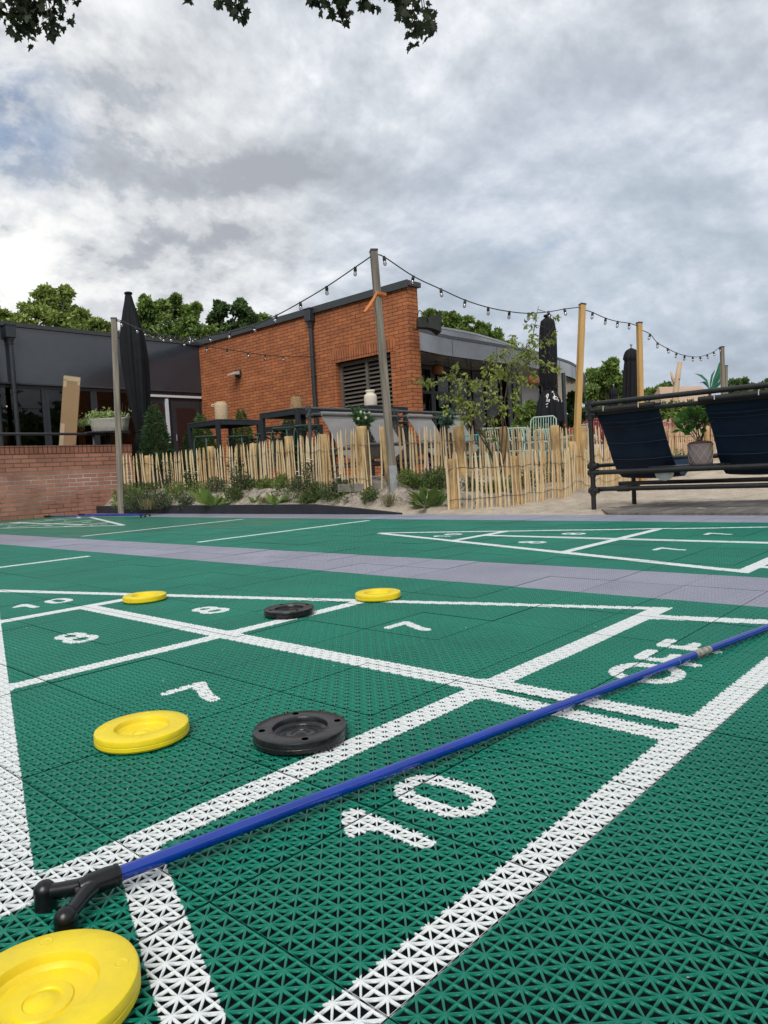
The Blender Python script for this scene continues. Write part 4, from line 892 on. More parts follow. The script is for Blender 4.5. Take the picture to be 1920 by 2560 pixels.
def fence(label, pts, spacing, seed, ztop=None, height=0.6, posts=(), postr=0.052, hz=1.0, post_side=-0.05):
    g_ = random.Random(seed); P = [Vector((p.x, p.y, 0)) for p in pts]; seg = [(P[i+1]-P[i]).length for i in range(len(P)-1)]; tot = sum(seg)
    def pt(s_):
        for i, L_ in enumerate(seg):
            if s_ <= L_ or i == len(seg)-1: return P[i]+(P[i+1]-P[i])*(s_/L_), (P[i+1]-P[i]).normalized()
            s_ -= L_
    c0, _ = pt(tot/2); c0.z = tz(c0.x, c0.y)
    t_ = thing('paling_fence', label, 'fence', c0, group='chestnut paling fences round the terrace')
    wl = []; s_ = 0.02
    while s_ < tot:
        p, d = pt(s_); zg = tz(p.x, p.y)-0.02; top = (ztop if ztop else zg+0.02+height)+g_.uniform(-.022, .022)
        o = bpy.data.objects.new('paling', g_.choice(PAL)); COL.objects.link(o); o.parent = t_
        nrm = Vector((d.y, -d.x, 0)); lean = g_.gauss(0, 0.035)
        z = (Vector((0, 0, 1))+d*lean+nrm*g_.gauss(0, .02)).normalized(); x = (d*math.cos(g_.gauss(0, .3))+nrm*math.sin(g_.gauss(0, .3))); x = (x-z*x.dot(z)).normalized(); y = z.cross(x)
        sc = (top-zg)/0.68; wsc = g_.uniform(.8, 1.2)
        o.matrix_local = Matrix.Translation(p+Vector((0, 0, zg))-c0) @ Matrix((x, y, z)).transposed().to_4x4() @ Matrix.Diagonal((wsc, wsc, sc, 1))
        wl.append((p, d, zg, top)); s_ += spacing*g_.uniform(.78, 1.22)
    for fr in (0.22, 0.74):
        pts_ = []; 
        for k, (p, d, zg, top) in enumerate(wl):
            nrm = Vector((d.y, -d.x, 0)); sg = 1 if k % 2 else -1; q = p+Vector((0, 0, zg+(top-zg)*fr))-c0+nrm*0.015*sg; pts_.append(q+Vector((0, 0, g_.uniform(-.006, .006))))
        b = MB(); b.tube(pts_, 0.0022, 4); b.tube([q-Vector((0, 0, 0.004))+Vector((wl[i][1].y, -wl[i][1].x, 0))*(-0.03 if i % 2 else 0.03) for i, q in enumerate(pts_)], 0.0022, 4); b.build('wire', M['wire'], t_)
    for k, (px_s, H, r_) in enumerate(posts):
        p, d = pt(px_s); nrm = Vector((d.y, -d.x, 0)); p = p+nrm*post_side; zg = tz(p.x, p.y)
        H2 = (ztop-zg+H) if ztop else height+H
        o = postmesh(k+seed, H2, r_).build('fence_post', M['bark'], t_); smooth_by(o, 45); o.location = p+Vector((0, 0, zg))-c0; o.rotation_euler = (g_.gauss(0, .03), g_.gauss(0, .03), g_.uniform(0, 6))
    return t_
VX = gp(935, 7.62, 0)
right_dir = Vector((1, 0, 0)).lerp(Vector((0.985, -0.02, 0)), .5)
LF = [gp(935, 7.62, 0), gp(800, 8.45, 0), gp(645, 9.6, 0), gp(431, 11.2, 0), gp(302, 11.35, 0)]
fence('long left paling fence running back along the planting bed to the low brick wall', LF, 0.060, 1, ztop=0.885,
      posts=((0.22, .03, .058), (1.0, 0.0, .05), (1.75, .03, .055), (2.7, .0, .05), (3.7, .02, .055), (5.2, -.03, .05)), post_side=0.06)
RF = [gp(955, 7.62, 0), gp(1100, 8.25, 0), gp(1280, 9.05, 0), gp(1440, 9.9, 0)]
fence('upper paling fence in front of the grey loungers and the mint chairs', RF, 0.060, 2, ztop=0.885, posts=((0.10, .0, .05), (1.28, .01, .062), (2.05, .0, .05), (3.05, .01, .062), (3.62, .0, .06)), post_side=0.05)
RF2 = [gp(1452, 10.0, 0), gp(1600, 11.2, 0), gp(1700, 12.1, 0), gp(1830, 13.2, 0), gp(1960, 14.2, 0)]
fence('farthest paling fence seen through the gaps of the navy bench', RF2, 0.066, 3, ztop=0.885, posts=((1.2, 0, .045), (2.5, 0, .045), (3.9, 0, .045)), post_side=0.05)
FF = [gp(1118, 6.93, 0), gp(1210, 7.08, 0), gp(1300, 7.4, 0), gp(1400, 8.0, 0), gp(1470, 8.76, 0), gp(1530, 9.8, 0), gp(1600, 11.0, 0)]
fence('low front paling fence curving through the sand from the court to behind the navy bench', FF, 0.066, 4, height=0.55, posts=((0.10, -.1, .05), (0.93, -.05, .04), (2.3, 0, .045)), post_side=-0.05)

SEAM = {'navy_canvas': mat('navy_seam', (0.022, 0.042, 0.075), 0.7), 'grey_canvas': mat('pale_grey_seam', (0.40, 0.40, 0.39), 0.7)}
# ------------------------------------------------------------------ pipe benches with canvas slings
def bench(label, loc, rz, L_, slings, pm, sm, shelf=None, group=None, patch=False):
    t_ = thing('sling_bench', label, 'bench', loc, R(rz), group)
    D, H = 0.80, 0.885; r_ = 0.0205
    def pipe(nm, a, c, rr=r_):
        b = MB(); b.tube([a, c], rr, 14); return smooth_by(b.build(nm, pm, t_), 50)
    for x in (0, L_):
        pipe('leg', (x, 0, -0.04), (x, 0, H-0.02)); pipe('leg', (x, D, -0.04), (x, D, 0.42))
        for z in (0.165, 0.37 if x == 0 else 0.37): pipe('side_rail', (x, 0, z), (x, D, z), 0.018)
    pipe('top_rail', (0, 0, H), (L_, 0, H)); pipe('sling_rail', (0, 0.055, H-0.075), (L_, 0.055, H-0.075), 0.018)
    pipe('lower_rail', (0, 0, 0.315), (L_, 0, 0.315)); pipe('bottom_rail', (0, 0.03, 0.175), (L_, 0.03, 0.175), 0.019)
    pipe('front_rail', (0, D, 0.40), (L_, D, 0.40)); pipe('cross_rail', (0, D*0.62, 0.20), (L_, D*0.62, 0.20), 0.018)
    for x in (0, L_):
        for z, y in ((H, 0), (H-0.09, 0), (0.315, 0), (0.37, 0.0), (0.165, 0), (0.39, D), (0.165, D)):
            b = MB(); b.tube([(x, y, z-0.04), (x, y, z+0.035)], 0.0265, 12); b.tube([(x-0.05 if x else x-0.035, y, z), (x+0.035 if x else x+0.05, y, z)], 0.0255, 12); b.sph((x, y+(-0.031), z+0.015), 0.006); b.build('pipe_fitting', pm, t_, False)
    b = MB(); b.tube([(0.20, 0.03, 0.175), (0.30, 0.03, 0.175)], 0.025, 12); b.build('pipe_fitting', pm, t_)
    prof = [(0.075, H-0.08), (0.075, H-0.12), (0.13, 0.70), (0.22, 0.56), (0.31, 0.42), (0.40, 0.315), (0.49, 0.255), (0.58, 0.245), (0.68, 0.29), (0.78, 0.395)]
    for x0, x1 in slings:
        pr = []
        for i in range(len(prof)-1):
            for k in range(4):
                t = k/4; pr.append((prof[i][0]+(prof[i+1][0]-prof[i][0])*t, prof[i][1]+(prof[i+1][1]-prof[i][1])*t))
        pr.append(prof[-1]); m_ = len(pr); nx = 12; vs = []
        for side in (0, 1):
            for i, (y, z) in enumerate(pr):
                for k in range(nx+1):
                    u_ = k/nx; sag = 0.012*math.sin(math.pi*u_)*(1 if i > 2 else 0); seam = -0.0045 if i % 5 == 4 else 0.0
                    edge = 0.003*math.sin(i*0.4)*(1 if k in (0, nx) else 0)
                    vs.append((x0+(x1-x0)*u_+edge*(1 if k else -1), y+0.6*sag-(seam if side == 0 else -0.006-seam*0), z-sag+(0.007 if side else 0)))
        o_ = m_*(nx+1); fs = []
        for i in range(m_-1):
            for k in range(nx):
                a = i*(nx+1)+k; fs.append((a, a+1, a+nx+2, a+nx+1)); fs.append((o_+a, o_+a+nx+1, o_+a+nx+2, o_+a+1))
            a = i*(nx+1); fs.append((a, a+nx+1, o_+a+nx+1, o_+a)); a += nx; fs.append((a, o_+a, o_+a+nx+1, a+nx+1))
        b = MB(); b.add(vs, fs); o = b.build('canvas_sling', sm, t_); smooth_by(o, 35)
        b = MB(); b.tube([(x0-0.01, 0.075, H-0.065), (x1+0.01, 0.075, H-0.065)], 0.027, 12); b.build('sling_sleeve', sm if sm is M['navy'] else M['greysling'], o)
        b = MB(); b.tube([(x0-0.02, -0.012, H-0.055), (x1-0.0, -0.012, H-0.055)], 0.021, 12); o2 = b.build('pad_roll', pm, t_); smooth_by(o2, 50)
        for xx in (x0+0.10, x1-0.12):
            b = MB(); b.box((xx, -0.035, H-0.05), (0.006, 0.003, 0.035)); b.box((xx+0.003, -0.035, H-0.032), (0.012, 0.003, 0.006)); b.build('cable_tie', M['rope'], t_)
        for (y, z) in (prof[2], prof[3], prof[4], ((prof[1][0]+prof[2][0])/2-.012, (prof[1][1]+prof[2][1])/2), prof[5]):
            b = MB(); b.tube([(x0+.004, y-.0075, z-.002), ((x0+x1)/2, y+.0005, z-.014), (x1-.004, y-.0075, z-.002)] if False else [(x0+(x1-x0)*k/8, y-.0035+0.0065*math.sin(math.pi*k/8), z-.004-0.0115*math.sin(math.pi*k/8)) for k in range(9)], .0028, 5); b.build('seam', SEAM[sm.name], o)
    if shelf:
        x0, x1 = shelf
        for k in range(3):
            b = MB(); b.box(((x0+x1)/2, 0.10+0.15*k, 0.335), (x1-x0, 0.13, 0.018), b=0.003); b.build('shelf_board', pm, t_)
    if patch:
        n = 14; vs = []
        for z_ in (0, 1):
            vs += [(0.60+0.075*math.cos(math.pi+math.pi*k/n), 0.004+z_*0.003, 0.292+0.062*math.sin(math.pi+math.pi*k/n)) for k in range(n+1)]
        b = MB(); b.add(vs, [tuple(range(n+1)), tuple(range(2*n+1, n, -1))]+[(k, k+n+1, k+n+2, k+1) for k in range(n)]); b.build('round_patch', M['galv'], t_)
    return t_
nb = on(1485, 6.05)
NB = bench('black pipe bench with navy canvas slings seen from behind on the sand', (nb.x, nb.y, 0.0), -90, 1.62, ((0.03, 0.545), (0.90, 1.42)), M['pipe'], M['navy'], shelf=(0.46, 0.98), patch=True)
BG = 'grey sling loungers on the terrace'
bench('grey sling lounger facing the court just left of the tallest post', (6.93, 6.15, 0.33), 180, 1.52, ((0.22, 0.68), (0.88, 1.38)), M['greypipe'], M['greysling'], group=BG)
bench('grey sling lounger facing the court just right of the tallest post', (8.52, 6.15, 0.33), 180, 1.52, ((0.18, 0.66), (0.88, 1.38)), M['greypipe'], M['greysling'], group=BG)

# ------------------------------------------------------------------ high tables, stools, lanterns
ZTOP = 1.38
def table(label, px, d, S_=0.87, zt=ZTOP):
    c = gp(px, d, 0); t_ = thing('bar_table', label, 'table', (c.x+S_/2, c.y+S_/2, 0.35), group='tall square tables on the terrace'); h = zt-0.35; k = 0.06
    b = MB(); b.box((0, 0, h-0.012), (S_, S_, 0.022), b=0.003); b.build('table_top', M['anth'], t_)
    b = MB()
    for s_ in (-1, 1): b.box((s_*(S_/2-k/2), 0, h-0.024-k/2), (k, S_-2*k-0.004, k-0.002)); b.box((0, s_*(S_/2-k/2), h-0.024-k/2), (S_-2*k-0.004, k, k-0.002))
    b.build('apron', M['anth'], t_)
    for sx in (-1, 1):
        for sy in (-1, 1): b = MB(); b.box((sx*(S_/2-k/2), sy*(S_/2-k/2), (h-0.024)/2), (k, k, h-0.024), b=0.003); b.build('leg', M['anth'], t_)
    return c
c1 = table('tall dark square table carrying the pale cylindrical lantern', 557, 11.5)
c2 = table('tall dark square table carrying the tapering wicker lantern left of the grey lounger', 757, 10.3)
c3 = table('tall dark square table carrying the bottle shaped lantern under the louvred window', 935, 10.55)
c4 = table('tall dark square table farthest back below the downpipe', 735, 12.8, 0.8, 1.33)
def stool(first=[None]):
    if first[0]: return copy_tree(first[0])
    t_ = bpy.data.objects.new('bar_stool', None); COL.objects.link(t_)
    b = MB(); b.lathe([(0.001, 0.745), (0.15, 0.742), (0.168, 0.748), (0.175, 0.742), (0.172, 0.728), (0.15, 0.722), (0.001, 0.722)], 24); smooth_by(b.build('seat', M['green'], t_), 50)
    for k in range(4):
        a = R(45+90*k); c, s_ = math.cos(a), math.sin(a); b = MB()
        b.tube([(c*.10, s_*.10, .725), (c*.155, s_*.155, .71), (c*.178, s_*.178, .67), (c*.19, s_*.19, .5), (c*.23, s_*.23, 0)], 0.0125, 8); b.build('leg', M['green'], t_, True)
        b = MB(); a2 = a+R(90); m_ = a+R(45); b.tube([(math.cos(a)*.12, math.sin(a)*.12, .64), (math.cos(m_)*.13, math.sin(m_)*.13, .70), (math.cos(a2)*.12, math.sin(a2)*.12, .64)], 0.007, 6); b.build('brace', M['green'], t_, True)
    for z, rr in ((0.25, .208), (0.47, .191)):
        b = MB(); b.tube([(rr*math.cos(2*math.pi*k/4+R(45)), rr*math.sin(2*math.pi*k/4+R(45)), z) for k in range(4)], 0.009, 6, closed=True); b.build('foot_ring', M['green'], t_)
    first[0] = t_; return t_
for px, d, rz, lab in ((527, 11.15, 0.2, 'dark green stool in front of the left legs of the lantern table by the spruces'), (606, 11.55, 0.5, 'dark green stool under the right half of the table with the cylindrical lantern'),
                   (640, 12.6, 0.1, 'dark green stool behind the right leg of the table with the cylindrical lantern'), (675, 11.3, 0.9, 'low looking dark green stool between the first two tall tables'),
                   (722, 10.15, 0.3, 'nearest dark green stool under the table with the tapering lantern'), (708, 12.9, 0.7, 'dark green stool at the farthest tall table below the downpipe'), (778, 9.9, 0.4, 'dark green stool hidden behind the left sling of the left lounger'), (1000, 10.3, 0.3, 'dark green stool behind the stout post right of the tallest post')):
    s_ = stool(); p = gp(px, d, 0); tag(s_, lab, 'stool', 'dark green bar stools'); place(s_, (p.x, p.y, 0.35), rz)
def wovenshell(prof, nbar=26, m_=None):
    b = MB(); b.lathe(prof, nbar*2, fold=lambda a, t: 1+0.02*math.cos(a*nbar)); return b
LG = 'woven lanterns on the tall tables'
p = gp(569, 11.85, 0); t_ = thing('lantern', 'pale cylindrical woven lantern with a side handle on the left table', 'lantern', (p.x, p.y, ZTOP), group=LG)
o = wovenshell([(0.001, 0.004), (0.105, 0.004), (0.108, 0.02), (0.104, 0.25), (0.095, 0.265), (0.082, 0.27), (0.082, 0.30), (0.078, 0.302), (0.076, 0.27)]).build('woven_body', M['rattan'], t_, True)
b = MB(); b.tube([Vector(_r)*-0.09+Vector((0, 0, .27)), Vector(_r)*-0.155+Vector((0, 0, .25)), Vector(_r)*-0.16+Vector((0, 0, .235)), Vector(_r)*-0.10+Vector((0, 0, .225))], 0.008, 6); b.build('handle', M['rope'], t_, True)
p = gp(756, 10.75, 0); t_ = thing('lantern', 'tan tapering wicker lantern on the middle table', 'lantern', (p.x, p.y, ZTOP), group=LG)
wovenshell([(0.001, 0.004), (0.098, 0.004), (0.10, 0.02), (0.088, 0.10), (0.073, 0.195), (0.071, 0.20), (0.065, 0.19)]).build('woven_body', mat('tan_wicker', (0.40, 0.27, 0.14), 0.85, 0.2, col2=(0.22, 0.14, 0.07), vscale=50, bump=0.8, bscale=90), t_, True)
for s_ in (-1, 1): b = MB(); b.tube([Vector(_r)*0.068*s_+Vector((0, 0, .16)), Vector(_r)*0.072*s_+Vector((0, 0, .235))], 0.005, 5); b.build('handle_wire', M['wire'], t_)
p = gp(940, 10.75, 0); t_ = thing('lantern', 'pale bottle shaped crochet lantern with a narrow neck beside the tallest post', 'lantern', (p.x, p.y, ZTOP), group=LG)
wovenshell([(0.001, 0.004), (0.088, 0.004), (0.094, 0.02), (0.093, 0.14), (0.088, 0.165), (0.062, 0.185), (0.057, 0.205), (0.070, 0.22), (0.068, 0.24), (0.06, 0.235)]).build('woven_body', M['rope'], t_, True)
b = MB(); b.tube([Vector(_r)*(0.06*math.cos(a))+Vector((0, 0, .215+0.02*math.sin(a))) for a in np.linspace(0, math.pi, 9)], 0.004, 5); b.build('handle_wire', M['wire'], t_)

# ------------------------------------------------------------------ chairs
def chair(m_, kind=[{}]):
    key = m_.name
    if key in kind[0]: return copy_tree(kind[0][key])
    t_ = bpy.data.objects.new('garden_chair', None); COL.objects.link(t_); W = 0.22
    b = MB(); b.tube([(-W, .20, .44), (-W-.01, .235, .60), (-W, .27, .80), (-W+.05, .28, .845), (W-.05, .28, .845), (W, .27, .80), (W+.01, .235, .60), (W, .20, .44)], 0.012, 8); b.build('back_frame', m_, t_, True)
    for k in range(9): x = -W+.045+k*(2*W-.09)/8; b = MB(); b.tube([(x, .205, .45), (x, .24, .62), (x, .279, .84)], 0.006, 6); b.build('back_slat', m_, t_, True)
    b = MB(); b.tube([(-W, .20, .44), (-W, -.2, .45), (-W+.04, -.225, .45), (W-.04, -.225, .45), (W, -.2, .45), (W, .20, .44)], 0.011, 8, closed=True); b.build('seat_frame', m_, t_, True)
    for k in range(9): x = -W+.045+k*(2*W-.09)/8; b = MB(); b.tube([(x, .20, .445), (x, -.22, .452)], 0.006, 6); b.build('seat_slat', m_, t_, True)
    for sx in (-1, 1):
        b = MB(); b.tube([(sx*W, -.2, .45), (sx*(W+.02), -.23, 0)], 0.011, 8); b.build('leg', m_, t_, True)
        b = MB(); b.tube([(sx*W, .20, .44), (sx*(W+.02), .27, 0)], 0.011, 8); b.build('leg', m_, t_, True)
        b = MB(); b.tube([(sx*(W+.005), .255, .68), (sx*(W+.05), .1, .665), (sx*(W+.05), -.16, .66), (sx*(W+.02), -.2, .62), (sx*W, -.2, .45)], 0.010, 8); b.build('armrest', m_, t_, True)
    kind[0][key] = t_; return t_
for px, d, rz, mk, lab, grp in (
    (1356, 10.9, 155, 'mint', 'tallest mint barred chair below the lettered parasol', 'mint barred metal chairs'), (1262, 10.3, 200, 'mint', 'mint barred chair right of the sapling stems', 'mint barred metal chairs'),
    (1384, 11.6, 190, 'mint', 'low mint chair just right of the tallest mint chair', 'mint barred metal chairs'), (1425, 10.9, 110, 'mint', 'mint chair seen side on beside the first pine post', 'mint barred metal chairs'),
    (1310, 10.6, 185, 'mint', 'mint chair partly hidden between the other mint chairs behind the palings', 'mint barred metal chairs'),
    (1225, 11.3, 170, 'darkmetal', 'dark barred chair behind the sapling leaves', 'dark barred metal chairs'), (1190, 9.9, 180, 'teal', 'teal chair behind the palings left of the sapling', None),
    (1478, 10.9, 140, 'red', 'raspberry red chair immediately right of the first pine post', 'raspberry barred metal chairs'), (1512, 11.6, 200, 'red', 'raspberry red chair between the bench end post and its first navy sling', 'raspberry barred metal chairs'),
    (1560, 12.2, 170, 'red', 'raspberry red chair mostly behind the first navy sling', 'raspberry barred metal chairs'), (1668, 13.3, 185, 'red', 'raspberry red chair seen in the bench gap left of the potted plant', 'raspberry barred metal chairs'), (1705, 13.9, 180, 'red', 'raspberry red chair seen behind the leaves of the potted plant', 'raspberry barred metal chairs'), (1790, 14.6, 175, 'red', 'raspberry red chair seen in the bench gap right of the potted plant', 'raspberry barred metal chairs')):
    c = chair(M[mk]); p = gp(px, d, 0); tag(c, lab, 'chair', grp); place(c, (p.x, p.y, 0.27 if 'tallest' in lab[:8] or mk == 'red' else 0.19), YAW-R(90)+R(rz)+R(180), (0.88, 1.0, 1.0 if 'tallest' in lab[:8] else 0.78 if mk == 'teal' else 0.90))

# ------------------------------------------------------------------ closed parasols
def parasol(label, px, d, ztop, rmax, tilt=(0, 0), pleats=8, skirt=False, zmin=1.1, finial=False, group='closed black parasols', zg=0.35):
    p = gp(px, d, 0); tm = Matrix.Rotation(tilt[0], 4, Vector(_f)) @ Matrix.Rotation(tilt[1], 4, Vector(_r))
    t_ = thing('parasol', label, 'parasol', (p.x, p.y, zg), 0, group, tm); H = ztop-zg; z0 = zmin-zg
    b = MB(); b.tube([(0, 0, 0.05), (0, 0, H-0.02)], 0.024, 10); b.build('pole', M['darkmetal'], t_, True)
    b = MB(); b.box((0, 0, 0.04), (0.6, 0.6, 0.07), b=0.01); b.build('base', M['darkmetal'], t_)
    n = 72; Lc = H-z0; prof = []
    if skirt: raw = [(0, .01), (.012, .05), (.03, .10), (.05, .165), (.12, .19), (.3, .205), (.5, .21), (.62, .18), (.665, .135), (.69, .13), (.73, .19), (.80, .26), (.90, .31), (1.0, .33)]
    elif finial: raw = [(0, .02), (.01, .08), (.05, .14), (.10, .17), (.16, .185), (.17, .15), (.3, .165), (.55, .185), (.8, .18), (.92, .14), (1.0, .12)]
    else: raw = [(0, .055), (.006, .075), (.02, .08), (.03, .075), (.10, .13), (.2, .19), (.3, .23), (.42, .245), (.6, .22), (.78, .165), (.86, .12), (.88, .115), (.93, .16), (1.0, .18)]
    k_ = rmax/max(r_ for _, r_ in raw)
    ph = px*0.1
    def fold(a, t):
        am = min(1, t*4)*0.13
        return 1+am*math.cos(pleats*a+ph+1.2*math.sin(2*a))+0.06*min(1, t*3)*math.cos((pleats*2+1)*a+t*5)+0.04*math.sin(3*a+4*t)
    T_ = np.linspace(0, 1, 40); rr = np.interp(T_, [q[0] for q in raw], [q[1] for q in raw])*k_
    b = MB(); b.lathe([(float(r_), H-Lc*float(t)) for r_, t in zip(rr, T_)], n, fold=fold); cn = b.build('canopy', M['umb'], t_, True)
    b = MB(); b.lathe([(0.001, H+0.02), (0.05, H+0.02), (0.066, H+0.01), (0.066, H-0.015), (0.05, H-0.02)], 20) if not finial else b.lathe([(0.001, H+0.10), (0.02, H+0.09), (0.028, H+0.07), (0.02, H+0.05), (0.012, H+0.03), (0.012, H-0.03)], 12)
    b.build('cap', M['umb'] if not finial else M['galv'], t_, True)
    b = MB(); zt = H-Lc*(0.68 if skirt else 0.87); rs = float(np.interp(0.68 if skirt else 0.87, T_, rr)); b.tube([(1.04*rs*math.cos(a), 1.04*rs*math.sin(a), zt+0.01*math.sin(2*a)) for a in np.linspace(0, 2*math.pi, 24)[:-1]], 0.012, 6, closed=True); b.build('tie_strap', M['umb'], t_, True)
    return t_, H, Lc, T_, rr, fold
parasol('tallest closed black parasol leaning behind the weathered left post', 372, 12.3, 3.62, 0.195, (R(-1.4), 0), zmin=0.95)
t_, H, Lc, T_, rr, fold = parasol('closed black parasol with white script on its flared hem behind the sapling', 1379, 12.6, 2.93, 0.235, (R(1.0), 0), skirt=True, zmin=1.10)
parasol('plain closed black parasol with a silver finial beside the second pine post', 1579, 15.4, 2.72, 0.165, (R(2.0), 0), finial=True, zmin=1.2)
parasol('small far closed black parasol left of the plain one', 1541, 22.0, 2.55, 0.13, (0, 0), finial=True, zmin=1.1)
# white script marks wrapped on the folds of the hem
def decal(strokes, ang0, t0, sc, nm='lettering'):
    b = MB()
    for st in strokes:
        pts = []
        for u_, v_ in st:
            a = ang0+u_*sc/0.25; t = t0-v_*sc/Lc; r_ = float(np.interp(t, T_, rr))*fold(a, t)+0.006; pts.append((r_*math.cos(a), r_*math.sin(a), H-Lc*t))
        b.tube(pts, 0.0085, 5)
    b.build(nm, M['lettering'], t_, True)
va = math.atan2(-_f[1], -_f[0])
decal([[(0, .9), (.25, 1), (.3, .7), (.05, .62), (0, .85)], [(.1, .2), (.35, .95)], [(.3, .35), (.5, .4), (.45, .15), (.28, .2), (.3, .35)], [(.05, -.1), (.3, .0)], [(.1, -.35), (.22, -.3)]], va-0.55, 0.83, 0.17)
decal([[(0, 1.1), (.15, 1.25), (.3, 1.1), (.45, 1.2)], [(.2, .7), (.05, .55), (.15, .35), (.35, .5), (.2, .72)], [(.5, .9), (.45, .4), (.6, .35)], [(.42, .65), (.68, .7)], [(.75, .6), (.62, .45), (.75, .3), (.68, .15)], [(.3, .95), (.5, 1.0)]], va+0.15, 0.83, 0.17)

# ------------------------------------------------------------------ game discs and cues
def disc(label, px, py, kind, rz, group, proto={}):
    if kind in proto: t_ = copy_tree(proto[kind])
    else:
        t_ = bpy.data.objects.new('game_disc', None); COL.objects.link(t_); m_ = M[kind]
        RO, Hh = 0.0775, 0.0225
        prof = [(0.001, 0.0), (RO-.006, 0.0), (RO-.002, 0.002), (RO, 0.005), (RO, 0.0105), (RO-.0006, 0.0112), (RO-.0006, 0.0118), (RO, 0.0125), (RO, 0.0185), (RO-.0012, 0.0212), (RO-.004, 0.0225),
                (0.0475, 0.0225), (0.0455, 0.0218), (0.0445, 0.020), (0.0435, 0.0140), (0.0405, 0.0120), (0.039, 0.0100), (0.0245, 0.0085), (0.0235, 0.0100), (0.0205, 0.0103), (0.0160, 0.0103), (0.0150, 0.0088), (0.0125, 0.0092), (0.009, 0.0118), (0.004, 0.0130), (0.0003, 0.0132)]
        b = MB(); b.lathe(prof, 72); o = b.build('disc_body', m_, t_); smooth_by(o, 28)
        for k in range(4):
            a = R(45+90*k); c = Vector((0.0622*math.cos(a), 0.0622*math.sin(a), 0.0226)); b = MB()
            if kind == 'yellow': b.lathe([(0.0001, -0.0004), (0.0035, -0.0003), (0.0050, 0.0002), (0.0058, 0.0004), (0.0064, 0.0001), (0.0066, -0.0004)], 20, c)
            else: b.lathe([(0.0001, 0.0002), (0.0042, 0.0002), (0.0044, 0.0003), (0.0052, 0.0005), (0.0058, -0.0003)], 20, c)
            o = b.build('rivet_and_hole_shade', m_ if kind == 'yellow' else M['hole'], t_); smooth_by(o, 40)  # black disc: raised pure black dots stand in for shade in the holes
        if kind != 'yellow':
            b = MB()
            for k in range(30):      # raised ring of tiny worn marks round the hub
                if k in (7, 8, 22, 23): continue
                a = 2*math.pi*k/30; b.box((0.0275*math.cos(a), 0.0275*math.sin(a), 0.0095), (0.0016, 0.0034, 0.0012), (Vector((-math.sin(a), math.cos(a), 0)), Vector((math.cos(a), math.sin(a), 0)), Vector((0, 0, 1))))
            b.build('hub_marks', M['anth'], t_)
        proto[kind] = t_
    p = atz(px, py, 0.0125); tag(t_, label, 'disc', group); place(t_, (p.x, p.y, 0.0008), rz); return t_
YG, BG_ = 'yellow game discs', 'black game discs'
disc('largest nearest yellow disc cut off by the bottom left corner', 106, 2496, 'yellow', 0.35, YG)
disc('yellow disc on the green below the near left figure seven', 356, 1828, 'yellow', 0.15, YG)
disc('yellow disc on the thin white side line near the far figure ten', 362, 1493, 'yellow', 0.8, YG)
disc('yellow disc on the white side line above the far right figure seven', 945, 1487, 'yellow', 0.3, YG)
disc('larger nearer black disc between the near yellow disc and the blue cue', 751, 1830, 'disc_black', 0.2, BG_)
disc('smaller farther black disc touching the white divider between eight and seven', 723, 1527, 'disc_black', 0.5, BG_)
def cue(label, A, B, u_open, grp, bent=0.0):
    A, B = Vector(A), Vector(B); d = (B-A).normalized(); t_ = thing('cue', label, 'cue', A, group=grp); B2 = B-A; sd_ = Vector((-d.y, d.x, 0)).normalized(); z = Vector((0, 0, 1))
    b = MB(); b.tube([d*0.0, B2], 0.0080, 20); smooth_by(b.build('shaft', M['blue'], t_), 50)
    # forked head: collar, two arms of unequal angle, knob feet
    b = MB(); b.tube([d*0.0, -d*0.008, -d*0.022, -d*0.030, -d*0.037], [.0108, .0118, .0116, .0110, .008], 18); b.tube([d*0.003, -d*0.0005], .0114, 18)
    J = -d*0.024
    for an, L_ in ((38, 0.050), (-44, 0.050)):
        e = (-d*math.cos(R(an))+sd_*math.sin(R(an))); Bz = J+e*L_; Bz.z = -A.z+0.0165
        b.tube([J+d*.004, J.lerp(Bz, .35), J.lerp(Bz, .7), Bz], [.0092, .0080, .0074, .0082], 14)
        b.tube([J.lerp(Bz, .15)-Vector((0, 0, .006)), J.lerp(Bz, .85)-Vector((0, 0, .006))], .0030, 8)
        b.sph(Bz+Vector((0, 0, .0012)), 0.0112, (1, 1, 1.0), 18, 10)
        b.tube([Bz, Vector((Bz.x, Bz.y, -A.z+0.0005))], [.0108, .0116], 18)
    b.box(J+d*0.004-Vector((0, 0, .007)), (0.03, 0.003, 0.008), (d, sd_, z))
    b.box(J-d*0.012-sd_*.004, (0.014, 0.018, 0.006), (d, sd_, z), 0.002)
    o = b.build('forked_head', M['black'], t_); smooth_by(o, 45)
    return t_, d, B2
A = atz(290, 2188, 0.022); B = atz(1985, 1543, 0.012)
t_, d, B2 = cue('long blue cue with a forked black head lying across the near court', A, B, 40, 'cues with blue shafts')
P_ = atz(1757, 1625, 0.02)-A; s_ = P_.dot(d); b = MB(); b.tube([d*(s_-0.03)+B2*0, d*(s_+0.03)], 0.0083, 20); smooth_by(b.build('label_band', M['label'], t_), 50)
b = MB(); b.tube([d*(s_-0.10), d*(s_-0.099)], 0.0082, 20); b.build('shaft_joint', M['label'], t_)
for lab, a_, b_ in (('far thin blue cue on the grey strip, the one reaching farther right', (362, 1285.5), (198, 1286.5)), ('far thin blue cue beside the low brick wall, its dark grip farthest left', (350, 1287.5), (112, 1291))):
    A = atz(*a_, 0.03); B = atz(*b_, 0.02); t2, d, B2 = cue(lab, A, B, 40, 'cues with blue shafts'); L_ = B2.length
    b = MB(); b.tube([d*(L_-0.18), d*(L_+0.01)], 0.013, 12); b.build('grip', M['black'], t2)

